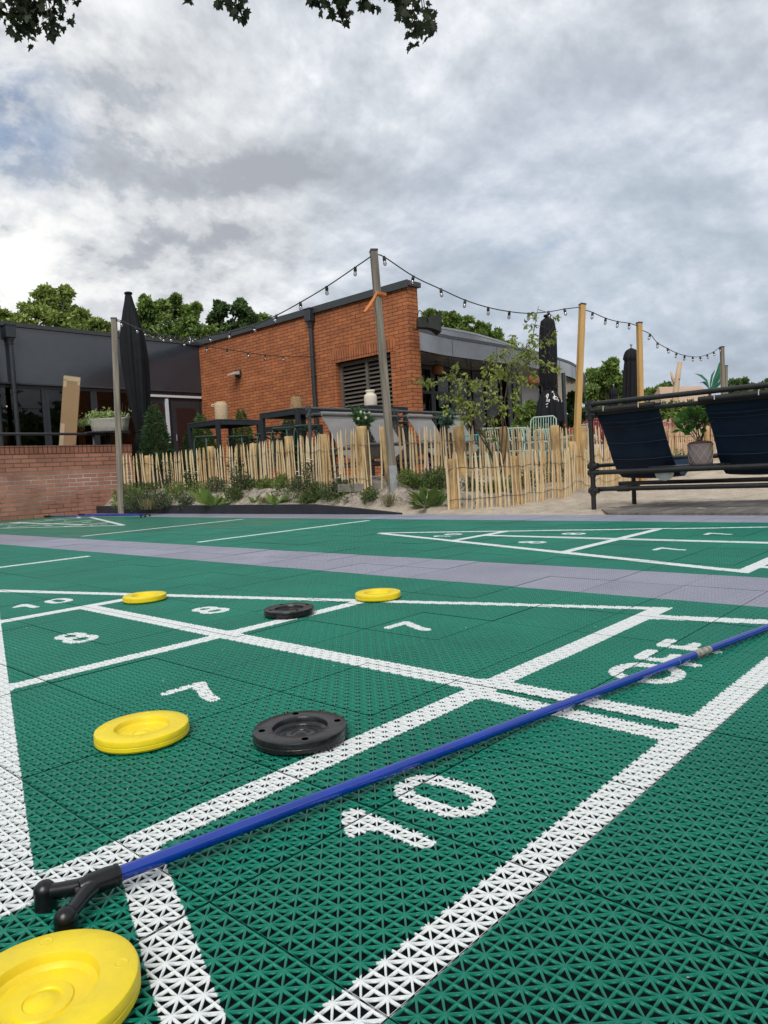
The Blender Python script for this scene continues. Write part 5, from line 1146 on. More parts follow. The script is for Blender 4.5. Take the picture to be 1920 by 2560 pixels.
# ------------------------------------------------------------------ cardboard box, basket table, potted plant
bp_ = gp(166, 11.5, 0); tm = Matrix.Rotation(R(8.5), 4, Vector(_f))
t_ = thing('cardboard_box', 'tall narrow cardboard carton standing on end behind the low brick wall', 'box', (bp_.x, bp_.y, 0.365), YAW-R(90)+R(22), None, tm)
b = MB(); b.box((0, 0, 0.91), (0.245, 0.14, 1.82), b=0.004); b.build('carton', M['cardboard'], t_)
b = MB(); b.box((0, -0.0715, 1.78), (0.24, 0.002, 0.07)); b.box((-0.095, -0.0715, 1.70), (0.045, 0.002, 0.12)); b.box((0.10, -0.0715, 1.72), (0.035, 0.002, 0.06)); b.box((0, 0, 1.8215), (0.246, 0.14, 0.002))
b.box((-0.09, -0.0715, 0.62), (0.06, 0.002, 0.9)); b.box((-0.1235, 0, 0.91), (0.002, 0.138, 1.80)); b.build('packing_tape', M['cardpale'], t_)
tp = gp(284, 11.75, 0); zt = 1.285
t_ = thing('round_table', 'small high round table carrying the wicker basket at the end of the low wall', 'table', (tp.x, tp.y, 0.36))
b = MB(); b.lathe([(0.001, zt-.36-.025), (.36, zt-.36-.025), (.375, zt-.36-.012), (.36, zt-.36), (.001, zt-.36)], 32); smooth_by(b.build('table_top', M['anth'], t_), 40)
b = MB(); b.tube([(0, 0, 0.03), (0, 0, zt-.36-.02)], 0.035, 12); b.build('pedestal', M['anth'], t_, True)
b = MB(); b.lathe([(.001, .03), (.25, .025), (.26, .01), (.26, 0), (.001, 0)], 24); b.build('foot', M['anth'], t_)
p = gp(291, 11.7, 0); wz = YAW-R(90)
t_ = thing('wicker_basket', 'grey wicker basket planter full of pale variegated leaves on the high round table', 'planter', (p.x, p.y, zt), wz)
b = MB(); n = 60; prof = [(0.40, 0), (0.43, .01), (0.445, .10), (0.47, .185), (0.485, .20), (0.47, .21), (0.44, .19), (0.40, .15)]; vs = []
for r_, z in prof:
    for j in range(n):
        a = 2*math.pi*j/n; w__ = 1+.012*math.cos(30*a); ca, sa_ = math.cos(a), math.sin(a)
        vs.append((.62*r_*w__*math.copysign(abs(ca)**.45, ca), .33*r_*w__*math.copysign(abs(sa_)**.45, sa_), z))
b.add(vs, [(i*n+j, i*n+(j+1) % n, (i+1)*n+(j+1) % n, (i+1)*n+j) for i in range(len(prof)-1) for j in range(n)]+[tuple(reversed(range(n)))]); b.build('basket', M['wicker'], t_, True)
for s_ in (-1, 1):
    b = MB(); b.tube([(s_*.29, -.05, .20), (s_*.31, -.045, .25), (s_*.31, .0, .27), (s_*.31, .045, .25), (s_*.29, .05, .20)], 0.011, 8); b.build('handle', M['wicker'], t_, True)
b = MB(); b.box((0, 0, .165), (.52, .24, .02)); b.build('soil', M['soil'], t_)
g_ = np.random.default_rng(21); P = []
for cx, cz, rx, rz_, k in ((-.2, .25, .16, .09, 260), (-.36, .18, .15, .05, 170), (-.05, .27, .15, .07, 200), (.16, .25, .12, .05, 130), (-.45, .14, .08, .05, 60)):
    q = g_.normal(size=(k, 3))*np.array([rx, .09, rz_])*.55+np.array([cx, 0, cz]); P.append(q)
V, F = leafmesh(np.concatenate(P), 0.05, 0.5, seed=4, droop=0.2); npmesh('foliage', V, F, [LEAF['varieg']], t_)
b = MB(); g2 = random.Random(5)
for k in range(5): x = .1+.05*k; b.tube([(x, 0, .18), (x+.02, .01, .34+.03*k % .07), (x+.03, 0, .40+.02*(k % 3))], 0.003, 4)
b.build('stem', M['twig'], t_)
pt = atz(1752, 1158, 0.345); zp = 0.3445
pc = gp(1752, 5.62, zp)
t_ = thing('potted_plant', 'glossy leaved plant in a taupe scale patterned pot on the navy bench shelf', 'potted plant', pc)
n = 40; b = MB(); Hp, Rp = 0.158, 0.092
b.lathe([(0.001, 0), (Rp*.90, 0), (Rp*.93, .004), (Rp*.97, .08), (Rp, Hp-.012), (Rp*1.02, Hp-.01), (Rp*1.02, Hp), (Rp*.93, Hp), (Rp*.90, Hp-.03), (.001, Hp-.03)], n); smooth_by(b.build('pot', M['pot'], t_), 40)
nc = 10; rowsp = 0.040
b = MB()
for row in range(4):
    for k in range(nc):
        a0 = 2*math.pi*(k+(row % 2)*.5)/nc; wv = 2*math.pi/nc; pts = []
        for t in np.linspace(-1, 1, 9):
            a = a0+t*wv/2; z = 0.012+rowsp*row+rowsp*(abs(t)**1.6); r_ = Rp*(.93+.07*min(z/.14, 1))+.0006; pts.append((r_*math.cos(a), r_*math.sin(a), min(z, Hp-.014)))
        b.tube(pts, .0013, 4)
b.build('pot_relief', M['potline'], t_)
b = MB(); b.lathe([(.088, Hp-.01), (.086, Hp+.012), (.06, Hp+.02), (.001, Hp+.028)], 20, fold=lambda a, t: 1+.05*math.sin(5*a)); b.build('soil', M['soil'], t_, True)
g2 = random.Random(9); LP = []; LD = []
tips = [(-.20, .30, .34), (-.14, .22, .30), (-.09, .33, .36), (-.04, .38, .32), (.0, .42, .3), (.05, .38, .3), (.10, .36, .3), (-.16, .16, .25), (.07, .28, .25), (-.10, .42, .3), (.13, .44, .2), (-.02, .28, .2)]
b = MB()
for i, (x, h, _) in enumerate(tips):
    x *= .82; h *= .86
    y = g2.uniform(-.08, .08); base = Vector((g2.uniform(-.02, .02), g2.uniform(-.02, .02), Hp)); tip = Vector(_r)*x+Vector((_f[0], _f[1], 0))*y+Vector((0, 0, Hp+h*.82)); mid = (base+tip)/2+Vector((0, 0, .03)); b.tube([base, mid, tip], [.0035, .0028, .0015], 5)
    for k in range(8): f_ = .42+.58*k/7; q = base.lerp(mid, f_*2) if f_ < .5 else mid.lerp(tip, f_*2-1); LP.append(q); LD.append((tip-base).normalized()*0.9)
b.build('stem', M['twig'], t_, True)
V, F = leafmesh(LP, 0.076, 0.55, outward=np.array(LD)*1.0, seed=8, fold=.06, droop=.15); npmesh('foliage', V, F, [LEAF['ficus']], t_)

# ------------------------------------------------------------------ greenery
def spruce(label, px, d, ztip, rb, zg, lm, seed, group):
    p = gp(px, d, 0); t_ = thing('spruce', label, 'conifer', (p.x, p.y, zg), group=group); H = ztip-zg; g_ = np.random.default_rng(seed)
    b = MB(); b.lathe([(.001, 0), (.13, 0), (.16, .22), (.15, .22), (.14, .19), (.001, .19)], 18); b.build('plant_pot', M['darkmetal'], t_)
    b = MB(); b.tube([(0, 0, .18), (0, 0, H-.05)], [.025, .006], 6); b.build('trunk', M['trunk'], t_)
    n = int(5200*H*rb/0.4); t = g_.beta(1.15, 1.75, n); a = g_.uniform(0, 2*np.pi, n)
    lobe = 1+.16*np.sin(a*5+t*23+seed)+.10*np.sin(a*9-t*31)
    rr = rb*(1-t)**.72*np.minimum(1, .55+t*5)*lobe*(1-.30*g_.random(n)**2)+.012
    P = np.stack([rr*np.cos(a), rr*np.sin(a), .2+t*(H-.2)], 1); out = np.stack([np.cos(a), np.sin(a), .75+0*a], 1)*1.6
    V, F = leafmesh(P, .055, .32, outward=out, seed=seed, fold=.1); npmesh('needles', V, F, [lm], t_)
SPG = 'conical spruces in pots on the terrace'
spruce('largest darkest conical spruce next to the leaning parasol', 402, 11.9, 1.70, .30, .36, LEAF['conif'], 31, SPG)
spruce('conical spruce behind the left legs of the table with the cylindrical lantern', 516, 13.0, 1.62, .27, .36, LEAF['conif2'], 32, SPG)
spruce('conical spruce behind the right legs of the table with the cylindrical lantern', 617, 13.4, 1.70, .25, .36, LEAF['conif2'], 33, SPG)
spruce('conical spruce mostly hidden behind the middle table', 733, 13.4, 1.52, .25, .36, LEAF['conif'], 34, SPG)
spruce('narrow conical spruce beside the dark red door', 486, 13.3, 1.35, .20, .36, LEAF['conif'], 35, SPG)
def sprig(label, px, py, d, h, lm, seed, group=None, n=190, spread=.12, buds=None):
    c = at(px, py, d); t_ = thing('leafy_plant', label, 'plant', (c.x, c.y, c.z-h), group=group); g_ = np.random.default_rng(seed)
    b = MB(); b.lathe([(.001, -.14), (.07, -.14), (.085, -.01), (.078, -.01), (.07, -.03), (.001, -.03)], 16); b.build('plant_pot', M['darkmetal'], t_)
    b = MB(); P = []; D = []
    for k in range(11):
        a = g_.uniform(0, 6.28); r_ = spread*g_.uniform(.2, 1); top = Vector((r_*math.cos(a), r_*math.sin(a), h*g_.uniform(.6, 1.1))); b.tube([(0, 0, -.03), top*.5+Vector((0, 0, .02)), top], [.005, .004, .002], 5)
        for j in range(n//11): f_ = g_.uniform(.3, 1); P.append(top*f_+Vector((0, 0, .0))); D.append((math.cos(a), math.sin(a), .8))
    b.build('stem', M['twig'], t_); V, F = leafmesh(P, .075, .32, outward=np.array(D)*.8, seed=seed, fold=.08); npmesh('foliage', V, F, [lm], t_)
    if buds:
        for k in range(5):
            a = g_.uniform(0, 6.28); b = MB(); b.sph((spread*.7*math.cos(a), spread*.7*math.sin(a), h*g_.uniform(.5, .95)), .017, (1, 1, 1.25)); b.build('flower_bud', buds, t_, True)
sprig('glossy green plant with pale buds between the two slings left of the tallest post', 905, 1022, 8.6, .30, LEAF['glossy'], 41, buds=mat('pale_green_bud', (0.45, .52, .28), .6))
sprig('pale green leafy plant between the slings right of the tallest post', 1112, 1030, 9.6, .27, mat('x', (1, 1, 1)) if False else leafmat('bluish_leaves', (.10, .19, .12), (.04, .11, .06), .4), 42)
# sapling with several stems
sb = on(1247, 8.15); t_ = thing('sapling', 'slender multi stemmed sapling with drooping yellow green leaves rising behind the low fence', 'tree', sb)
DS = 8.15
def sp(px, py, dd=0): return at(px, py, DS+dd)-sb
stems = [[(1245, 1205), (1252, 1130), (1258, 1060), (1262, 1000), (1272, 940), (1300, 895), (1330, 850), (1340, 800), (1346, 765)],
         [(1247, 1205), (1235, 1150), (1212, 1095), (1185, 1050), (1150, 1000), (1120, 965), (1085, 960)],
         [(1246, 1200), (1226, 1130), (1200, 1090), (1192, 1040), (1175, 985), (1150, 935), (1135, 915)],
         [(1248, 1200), (1262, 1140), (1268, 1085), (1255, 1010), (1232, 960), (1225, 890)],
         [(1262, 1000), (1290, 930), (1330, 900), (1372, 880), (1395, 915)], [(1300, 895), (1345, 860), (1372, 835), (1392, 805)], [(1212, 1095), (1160, 1040), (1130, 1030)], [(1272, 940), (1262, 900), (1250, 880)]]
g_ = random.Random(12); nodes = []; b = MB()
for si, st in enumerate(stems):
    off = g_.uniform(-.35, .35) if si else 0; k = len(st); pts = [sp(x, y, off*(i/(k-1)) if si < 4 else off*.6) for i, (x, y) in enumerate(st)]
    r0 = .011 if si < 4 else .006; b.tube(pts, [r0*(1-.8*i/(k-1)) for i in range(k)], 7)
    for i in range(k-1):
        for q in range(4): nodes.append(pts[i].lerp(pts[i+1], q/4)) if i > 1 or si > 3 else None
TB = b
cl = [(1090, 962, 34), (1120, 940, 34), (1140, 915, 14), (1062, 962, 10), (1150, 1000, 42), (1190, 1020, 42), (1120, 1000, 30), (1228, 985, 46), (1245, 940, 44), (1275, 930, 40), (1215, 930, 26), (1300, 900, 44), (1290, 853, 18), (1330, 850, 30), (1322, 815, 16), (1340, 787, 12), (1370, 850, 18), (1386, 832, 10), (1392, 797, 8), (1378, 903, 18), (1262, 885, 34), (1228, 890, 10), (1180, 968, 32), (1258, 1030, 22), (1225, 1055, 24), (1318, 880, 36), (1350, 905, 14), (1330, 930, 22), (1165, 1050, 22), (1205, 1075, 14), (1392, 925, 8), (1235, 1095, 9), (1280, 985, 24), (1300, 945, 30)]
P = []; g3 = np.random.default_rng(13); tb = TB
for x, y, r_ in cl:
    cc = sp(x, y, g3.uniform(-.3, .3)); rad = r_/FPX*DS
    near = min(nodes, key=lambda q: (q-cc).length); tb.tube([near, near.lerp(cc, .5)+Vector((0, 0, .02)), cc], [.004, .003, .0015], 4)
    for k in range(max(2, int(r_/9))):
        e = cc+Vector(g3.normal(size=3))*rad*.62; tb.tube([cc, e], .0014, 3)
        for j in range(int(6+r_*.42)): f_ = g3.uniform(.2, 1.1); P.append(cc.lerp(e, f_)+Vector(g3.normal(size=3))*rad*.20)
tb.build('trunk', M['twig'], t_, True)
V, F = leafmesh(P, .057, .42, seed=14, droop=.7, fold=.10); npmesh('crown', V, F, [LEAF['sapling']], t_)

# ---- planting bed weeds
def tuftpts(g_, n, r, h, flat=.5): 
    a = g_.uniform(0, 6.28, n); rr = r*np.sqrt(g_.random(n)); z = h*g_.random(n)**.8*(1-flat*(rr/r)**2); return np.stack([rr*np.cos(a), rr*np.sin(a), z], 1)
def blades(g_, n, L_, w_, spread, base_r):
    V, F = [], []
    for k in range(n):
        a = g_.uniform(0, 6.28); b0 = np.array([base_r*g_.normal(), base_r*g_.normal(), 0]); sp_ = spread*g_.uniform(.2, 1); l_ = L_*g_.uniform(.6, 1.1); d = np.array([math.cos(a)*sp_, math.sin(a)*sp_, 1]); d /= np.linalg.norm(d); s_ = np.array([-math.sin(a), math.cos(a), 0])*w_/2
        m1 = b0+d*l_*.55; tp_ = b0+d*l_*.9+np.array([math.cos(a), math.sin(a), -.35])*l_*.28*sp_; o = len(V); V += [b0-s_*.6, b0+s_*.6, m1+s_, m1-s_, tp_]; F += [(o, o+1, o+2), (o, o+2, o+3), (o+3, o+2, o+4)]
    return np.array(V), np.array(F)
def weed(kind, px, d, size, label, seed, group=None):
    p = on(px, d); t_ = thing({'bush': 'bushy_weed', 'rosette': 'leafy_rosette', 'tall': 'flowering_weed', 'grass': 'grass_tuft'}[kind], label, 'plant' if kind != 'grass' else 'grass', (p.x, p.y, p.z-.01), group=group); g_ = np.random.default_rng(seed)
    if kind == 'bush':
        b = MB()
        for k in range(9): a = g_.uniform(0, 6.28); r_ = size*g_.uniform(.3, .8); b.tube([(0, 0, 0), (r_*.4*math.cos(a), r_*.4*math.sin(a), size*.6), (r_*math.cos(a), r_*math.sin(a), size*g_.uniform(.7, 1.15))], .003, 4)
        b.build('stem', M['twig'], t_); P = tuftpts(g_, int(2600*size), size*.72, size*1.15); V, F = leafmesh(P, .042, .28, seed=seed, up=.5, fold=.08); npmesh('foliage', V, F, [LEAF[['weed', 'weed3', 'weed2'][seed % 3]]], t_)
    elif kind == 'rosette':
        n = 13; P = np.stack([.02*np.cos(np.arange(n)*2.4), .02*np.sin(np.arange(n)*2.4), np.full(n, .01)], 1); out = np.stack([np.cos(np.arange(n)*2.4), np.sin(np.arange(n)*2.4), g_.uniform(.3, 1.1, n)], 1)*4
        V, F = leafmesh(P, size, .38, outward=out, seed=seed, fold=-.05); npmesh('foliage', V, F, [LEAF['weed2' if seed % 2 else 'weed']], t_)
        b = MB(); b.sph((0, 0, .01), .025, (1, 1, .6)); b.build('crown_base', LEAF['weed'], t_)
    elif kind == 'tall':
        b = MB(); P = []; tops_ = []
        for k in range(9):
            a = g_.uniform(0, 6.28); r_ = size*.30*g_.uniform(.2, 1); tp_ = Vector((r_*math.cos(a), r_*math.sin(a), size*g_.uniform(.65, 1.05))); b.tube([(0, 0, 0), tp_*.5+Vector((.01, 0, 0)), tp_], [.004, .003, .002], 4); tops_.append(tp_)
            for j in range(26): f_ = g_.uniform(.08, .95); P.append(tp_*f_+Vector(g_.normal(size=3))*.03*(1.2-f_))
        b.build('stem', M['twig'], t_); V, F = leafmesh(P, .055, .25, seed=seed, fold=.08); npmesh('foliage', V, F, [LEAF['weed3' if seed % 2 else 'weed']], t_)
        for tp_ in tops_[:6]:
            b = MB(); b.lathe([(.001, .004), (.006, .003), (.017, .0), (.016, -.003), (.001, -.004)], 10, tp_+Vector((0, 0, .004)), fold=lambda a, t: 1+.2*math.cos(5*a)); b.build('flower', M['flower'], t_)
    else:
        V, F = blades(g_, 90, size, .006, .8, .03); npmesh('blades', V, F, [LEAF['grass' if seed % 2 else 'straw']], t_); b = MB(); b.sph((0, 0, 0), .03, (1, 1, .5)); b.build('root_clump', M['twig'], t_)
WG = 'self sown plants in the sandy bed'
W_ = [('bush', 322, 10.5, .33, 'dark bushy plant at the foot of the left weathered post'), ('bush', 352, 10.1, .28, 'bushy plant just right of the left weathered post foot'), ('bush', 385, 10.0, .24, 'low green bush under the white daisies near the left fence end'), ('tall', 418, 10.7, .50, 'tall stems with white daisies against the left end of the long fence'), ('grass', 372, 9.6, .20, 'pale arching tuft at the left edge of the bed'),
      ('bush', 464, 9.55, .15, 'small blue green mound near the bed edging'), ('bush', 498, 9.9, .20, 'green bush just left of the bright broad leaved rosette'), ('rosette', 533, 9.05, .26, 'bright broad leaved rosette in the middle of the left bed'), ('bush', 540, 10.0, .20, 'bush behind the bright broad leaved rosette'), ('tall', 592, 9.25, .46, 'upright leafy stems right of the bright rosette'), ('bush', 585, 9.15, .17, 'bushy base right of the bright rosette'),
      ('rosette', 640, 8.85, .10, 'tiny rosette on bare sand left of the broad stake'), ('bush', 664, 9.2, .14, 'small bush beside the broad stake'), ('rosette', 688, 8.5, .20, 'dark rosette close to the edging in the middle'), ('bush', 745, 8.75, .17, 'low bush left of the thin daisies in the middle'), ('tall', 768, 8.35, .48, 'thin tall daisies in front of the fence middle'), ('bush', 772, 8.1, .13, 'low weed close to the edging below the thin daisies'),
      ('bush', 830, 8.05, .19, 'bright bushy weed left of the stoutest stake'), ('rosette', 812, 8.4, .15, 'bluish rosette left of the bright bushy weed'), ('bush', 925, 7.55, .14, 'low spreading weed below the stoutest stake'), ('grass', 972, 7.28, .20, 'fine grass tuft in front of the galvanised post foot'), ('bush', 1018, 7.45, .17, 'low weed right of the galvanised post foot'), ('bush', 1040, 7.5, .13, 'small weed between the post foot and the dark rosettes'),
      ('rosette', 1065, 7.3, .22, 'upper dark broad leaved rosette left of the low fence corner'), ('rosette', 1068, 7.08, .24, 'lower dark broad leaved rosette by the low fence corner'), ('bush', 1102, 7.65, .22, 'dry brownish bush right behind the low fence corner'), ('bush', 1180, 7.75, .14, 'weed behind the third bay of the low fence'), ('bush', 1262, 7.9, .18, 'weed behind the low fence below the sapling'), ('bush', 1312, 8.2, .22, 'leafy weed behind the low fence right of the sapling'), ('bush', 1385, 9.0, .26, 'green bush behind the low fence near the first pine post'), ('grass', 1420, 9.3, .28, 'grass behind the low fence beside the first pine post'), ('bush', 1695, 11.2, .32, 'green bush behind the far palings in the bench gap')]
W_ += [('bush', 405, 9.75, .20, 'green bush under the paler daisies left of the blue green mound'), ('bush', 440, 10.2, .24, 'leafy bush against the left fence behind the blue green mound'), ('tall', 478, 10.2, .34, 'short daisies at the fence above the bright rosette'), ('bush', 612, 9.45, .20, 'bush at the fence right of the upright leafy stems'), ('bush', 705, 9.0, .18, 'bush against the fence left of the thin daisies'),
      ('bush', 795, 8.35, .20, 'bush against the fence right of the thin daisies'), ('bush', 865, 8.0, .16, 'bush just left of the stoutest stake foot'), ('tall', 848, 8.1, .30, 'short flowering stems left of the stoutest stake'), ('bush', 1078, 7.75, .20, 'dry bush at the fence above the dark rosettes'), ('bush', 335, 9.75, .18, 'low bush by the edging below the left weathered post'), ('grass', 660, 8.7, .14, 'thin grass on bare sand below the broad stake'), ('bush', 1228, 7.75, .12, 'tiny weed behind the low fence left of the sapling')]
for i, (k, px, d, sz, lab) in enumerate(W_): weed(k, px, d, sz, lab, 200+i, WG)
p = gp(1074, 8.3, 0); t_ = thing('lupin', 'purple flower spike behind the palings of the upper fence', 'flower', (p.x, p.y, .3)); b = MB(); b.tube([(0, 0, 0), (0, 0, .28)], .004, 5); b.build('stem', LEAF['weed'], t_)
b = MB(); g2 = random.Random(3)
for k in range(46): a = g2.uniform(0, 6.28); z = g2.uniform(.12, .33); r_ = .028*(1.1-(z-.12)/.24); b.sph((r_*math.cos(a), r_*math.sin(a), z), .009, n=5, k=3)
b.build('flower_spike', M['purple'], t_)
g_ = np.random.default_rng(77); P = []
for pl, n_, lo, hi in ((LF, 5200, -.30, .05), (RF[:2], 800, -.35, .0), (FF[:4], 500, .05, .5)):
    for k in range(n_):
        i = g_.integers(0, len(pl)-1); f_ = g_.random(); a, c = pl[i], pl[i+1]; q = a.lerp(c, f_); d = (c-a); nn = Vector((d.y, -d.x, 0)).normalized()
        if nn.dot(Vector((-1, -.2, 0))) < 0: nn = -nn
        clump = .5+.5*math.sin(q.x*7+q.y*9)+.5*math.sin(q.y*4.3+1)
        if g_.random() > clump: continue
        off = -g_.uniform(lo, hi) if pl is not FF else 0; q = q+nn*off; P.append((q.x, q.y, tz(q.x, q.y)+g_.random()**1.6*.11) if (k % 7 == 0 or not P) else (q.x+g_.normal()*.02, q.y+g_.normal()*.02, tz(q.x, q.y)+g_.random()**1.6*.11))
V, F = leafmesh(P, .045, .3, seed=78, up=.6, fold=.08); tag(npmesh('ground_cover', V, F, [LEAF['weed']]), 'low straggling green ground cover along the foot of the paling fences', 'ground cover', kind='stuff')
# ---- big shrubs and trees behind
def tree(label, clumps, d, lm, leaf, dens, seed, base=None, name='tree', cat='tree', group='trees behind the building', zg=-.1, jit=.5, gap=.35):
    c = clumps[0]; bx = base or sum(q[0] for q in clumps)/len(clumps); p = gp(bx, d, zg); t_ = thing(name, label, cat, (p.x, p.y, zg), group=group); g_ = np.random.default_rng(seed); P = []; b = MB(); ctr_ = Vector((p.x, p.y, 0))
    top = max(at(q[0], q[1], d).z for q in clumps); low = min(at(q[0], q[1]+q[2], d).z for q in clumps); hub = Vector((0, 0, max(low-zg-.3, .25*(top-zg)))); rr = .018*(top-zg)+.02
    b.tube([(0, 0, 0), (0.05, 0, hub.z*.5), hub], [rr*1.3, rr, rr*.8], 8)
    for x, y, r_ in clumps:
        rad = r_/FPX*d; cc = at(x, y, d+g_.uniform(-jit, jit)*rad*2)-Vector((p.x, p.y, zg)); b.tube([hub, hub.lerp(cc, .55)+Vector((0, 0, rad*.2)), cc], [rr*.5, rr*.3, rr*.08], 5)
        for k in range(max(5, int(14*dens))):      # sub-clumps, each a small shell of leaves
            v = g_.normal(size=3); v /= np.linalg.norm(v); q = np.array(cc)+v*rad*g_.uniform(.35, 1.0)*np.array([1, 1, .85]); sr = rad*g_.uniform(.22, .45); n = int(dens*190*max(.5, (sr/leaf/3)))
            u_ = g_.normal(size=(n, 3)); u_ /= np.linalg.norm(u_, axis=1)[:, None]; P.append(q+u_*sr*g_.uniform(.5, 1.05, n)[:, None]*np.array([1.1, 1.1, .75]))
    o = b.build('trunk', M['trunk'], t_, True); P = np.concatenate(P); V, F = leafmesh(P, leaf*.78, .55, seed=seed, fold=.12); npmesh('crown', V, F, [lm], t_)
    return t_
tree('rounded light green tree top above the left fascia', [(110, 765, 42), (150, 752, 32), (78, 795, 38), (200, 795, 38), (150, 805, 52), (238, 818, 28), (66, 835, 34), (272, 832, 22), (180, 845, 46), (118, 730, 16), (166, 728, 14), (260, 860, 30), (90, 850, 40)], 27, LEAF['bglight'], .21, 1.0, 51)
tree('light green tree top cut off by the left edge of the picture', [(8, 792, 22), (30, 818, 20), (-22, 800, 36), (-10, 850, 40), (50, 840, 22)], 28, LEAF['bglight'], .21, 1.0, 52)
tree('broad dark green tree top right of the leaning parasol', [(382, 768, 32), (432, 768, 26), (480, 785, 22), (402, 812, 46), (466, 822, 40), (352, 795, 26), (515, 838, 26), (362, 752, 10), (440, 748, 8), (490, 770, 8), (360, 850, 30), (430, 860, 36)], 25, LEAF['bg'], .20, 1.0, 53)
tree('dark airy tree top above the middle of the brick wall roofline', [(556, 776, 26), (598, 778, 26), (536, 798, 20), (625, 798, 20), (580, 822, 34), (548, 765, 10), (602, 762, 10), (540, 840, 24), (610, 830, 22)], 26, LEAF['bgdark'], .19, .9, 54)
tree('small yellowish tree top farthest right above the brick roofline', [(660, 800, 18), (645, 818, 18), (675, 806, 10), (632, 832, 16)], 30, LEAF['bg'], .19, .9, 55)
tree('dark tree mass above the curved canopy', [(1090, 800, 24), (1125, 796, 22), (1160, 812, 26), (1198, 836, 26), (1235, 845, 22), (1075, 815, 20), (1140, 835, 40), (1210, 860, 30), (1262, 868, 20), (1070, 787, 10), (1200, 818, 10)], 38, LEAF['bg'], .27, 1.1, 56)
tree('dense round tree right of the canopy behind the first pine post', [(1490, 945, 28), (1518, 930, 26), (1540, 955, 26), (1500, 1000, 48), (1548, 1010, 38), (1480, 1050, 46), (1540, 1060, 42), (1470, 985, 26), (1530, 910, 10)], 33, LEAF['bg'], .26, 1.1, 57)
tree('tree between the plain parasol and the second pine post', [(1580, 990, 22), (1575, 1030, 36), (1600, 1060, 34), (1560, 975, 14)], 36, LEAF['bgdark'], .27, 1.0, 58)
tree('low tree right of the second pine post', [(1625, 985, 18), (1655, 978, 16), (1650, 1015, 34), (1690, 1020, 26), (1615, 1030, 30)], 42, LEAF['bg'], .30, 1.0, 59)
tree('dark low tree top just left of the wooden hut', [(1668, 968, 14), (1682, 982, 14), (1700, 1000, 18)], 46, LEAF['bgdark'], .30, 1.0, 60)
tree('distant dark tree top right of the far posts', [(1832, 965, 14), (1852, 958, 11), (1826, 985, 18), (1860, 985, 20)], 55, LEAF['bgdark'], .36, 1.0, 61)
tree('distant tree top near the right edge of the picture', [(1878, 972, 12), (1905, 972, 14), (1930, 962, 14), (1960, 965, 20), (1900, 990, 22)], 60, LEAF['bgdark'], .4, 1.0, 62)
tree('leafy green shrub under the canopy left of the lettered parasol', [(1312, 1030, 24), (1338, 1048, 24), (1300, 1065, 24), (1330, 1015, 14), (1345, 1075, 22)], 15.5, LEAF['bg'], .10, 1.0, 63, name='shrub', cat='shrub', group=None, zg=.33)
tree('dark shrub behind the canopy column right of the lettered parasol', [(1440, 1000, 22), (1450, 1040, 26), (1432, 1065, 20), (1405, 1050, 24), (1408, 1085, 24), (1428, 1090, 22), (1412, 1020, 18), (1385, 1075, 20)], 24, LEAF['bgdark'], .14, 1.0, 64, name='shrub', cat='shrub', group=None, zg=.3)
tree('leafy hedge in front of the play hut seen between the navy slings', [(1660, 1030, 26), (1690, 1022, 24), (1720, 1030, 26), (1755, 1025, 26), (1790, 1030, 26), (1830, 1030, 30), (1880, 1020, 30)], 17.5, LEAF['bg'], .13, 1.0, 65, name='hedge', cat='hedge', group=None, zg=.1)
for i, (px, d) in enumerate(((1398, 12.5), (1432, 12.8))):
    p = gp(px, d, 0); t_ = thing('ornamental_grass', ('feathery grass clump right of the lettered parasol', 'feathery grass clump with red flowers behind the first pine post')[i], 'grass', (p.x, p.y, .33)); V, F = blades(np.random.default_rng(70+i), 260, .72, .008, .8, .08); npmesh('blades', V, F, [LEAF['straw']], t_)
    b = MB(); b.lathe([(.001, 0), (.15, 0), (.18, .22), (.16, .22)], 14); b.build('plant_pot', M['darkmetal'], t_)
    if i:
        g2 = random.Random(6)
        for k in range(9): b = MB(); b.sph((g2.uniform(-.12, .16), g2.uniform(-.1, .1), .55+g2.uniform(0, .2)), .022, n=6, k=4); b.build('flower', M['redflower'], t_)
# ---- play hut, log and banana plant far right
p = gp(1722, 20, 0); t_ = thing('play_hut', 'small wooden play hut with a pale pinkish boarded roof in the distance', 'hut', (p.x, p.y, 0), YAW-R(90)); HB_ = mat('pink_boards', (.50, .36, .27), .8, .2, col2=(.38, .26, .19), vscale=8, stretch=(.3, 1, 6), bump=.3)
b = MB(); b.box((0, .6, .85), (1.5, 1.2, 1.7)); b.build('wall', HB_, t_)
for k in range(9):
    f_ = k/9; z = 1.72+.62*f_; y = -.15+.8*f_; w_ = 1.55-.35*f_; b = MB(); b.box((.1*f_, y, z), (w_, .11, .022), (Vector((1, 0, -.03)), Vector((0, .79, .61)), Vector((0, -.61, .79)))); b.build('roof_board', HB_, t_)
b = MB(); b.add([(-.75, -.1, 1.70), (.75, -.1, 1.70), (.7, .66, 2.32), (-.5, .66, 2.36), (-.75, 1.3, 1.70), (.75, 1.3, 1.70)], [(0, 1, 2, 3), (3, 2, 5, 4), (0, 3, 4), (1, 5, 2)]); b.build('roof', HB_, t_)
p = gp(1690, 17.5, 0); t_ = thing('climbing_log', 'bare forked tree trunk standing upright left of the play hut roof', 'log', (p.x, p.y, 0)); b = MB()
pp_ = [at(x, y, 17.5)-p for x, y in ((1690, 1130), (1688, 1050), (1689, 985), (1693, 950), (1700, 905))]; b.tube(pp_, [.10, .09, .075, .065, .055], 10); b.build('trunk', M['log'], t_, True)
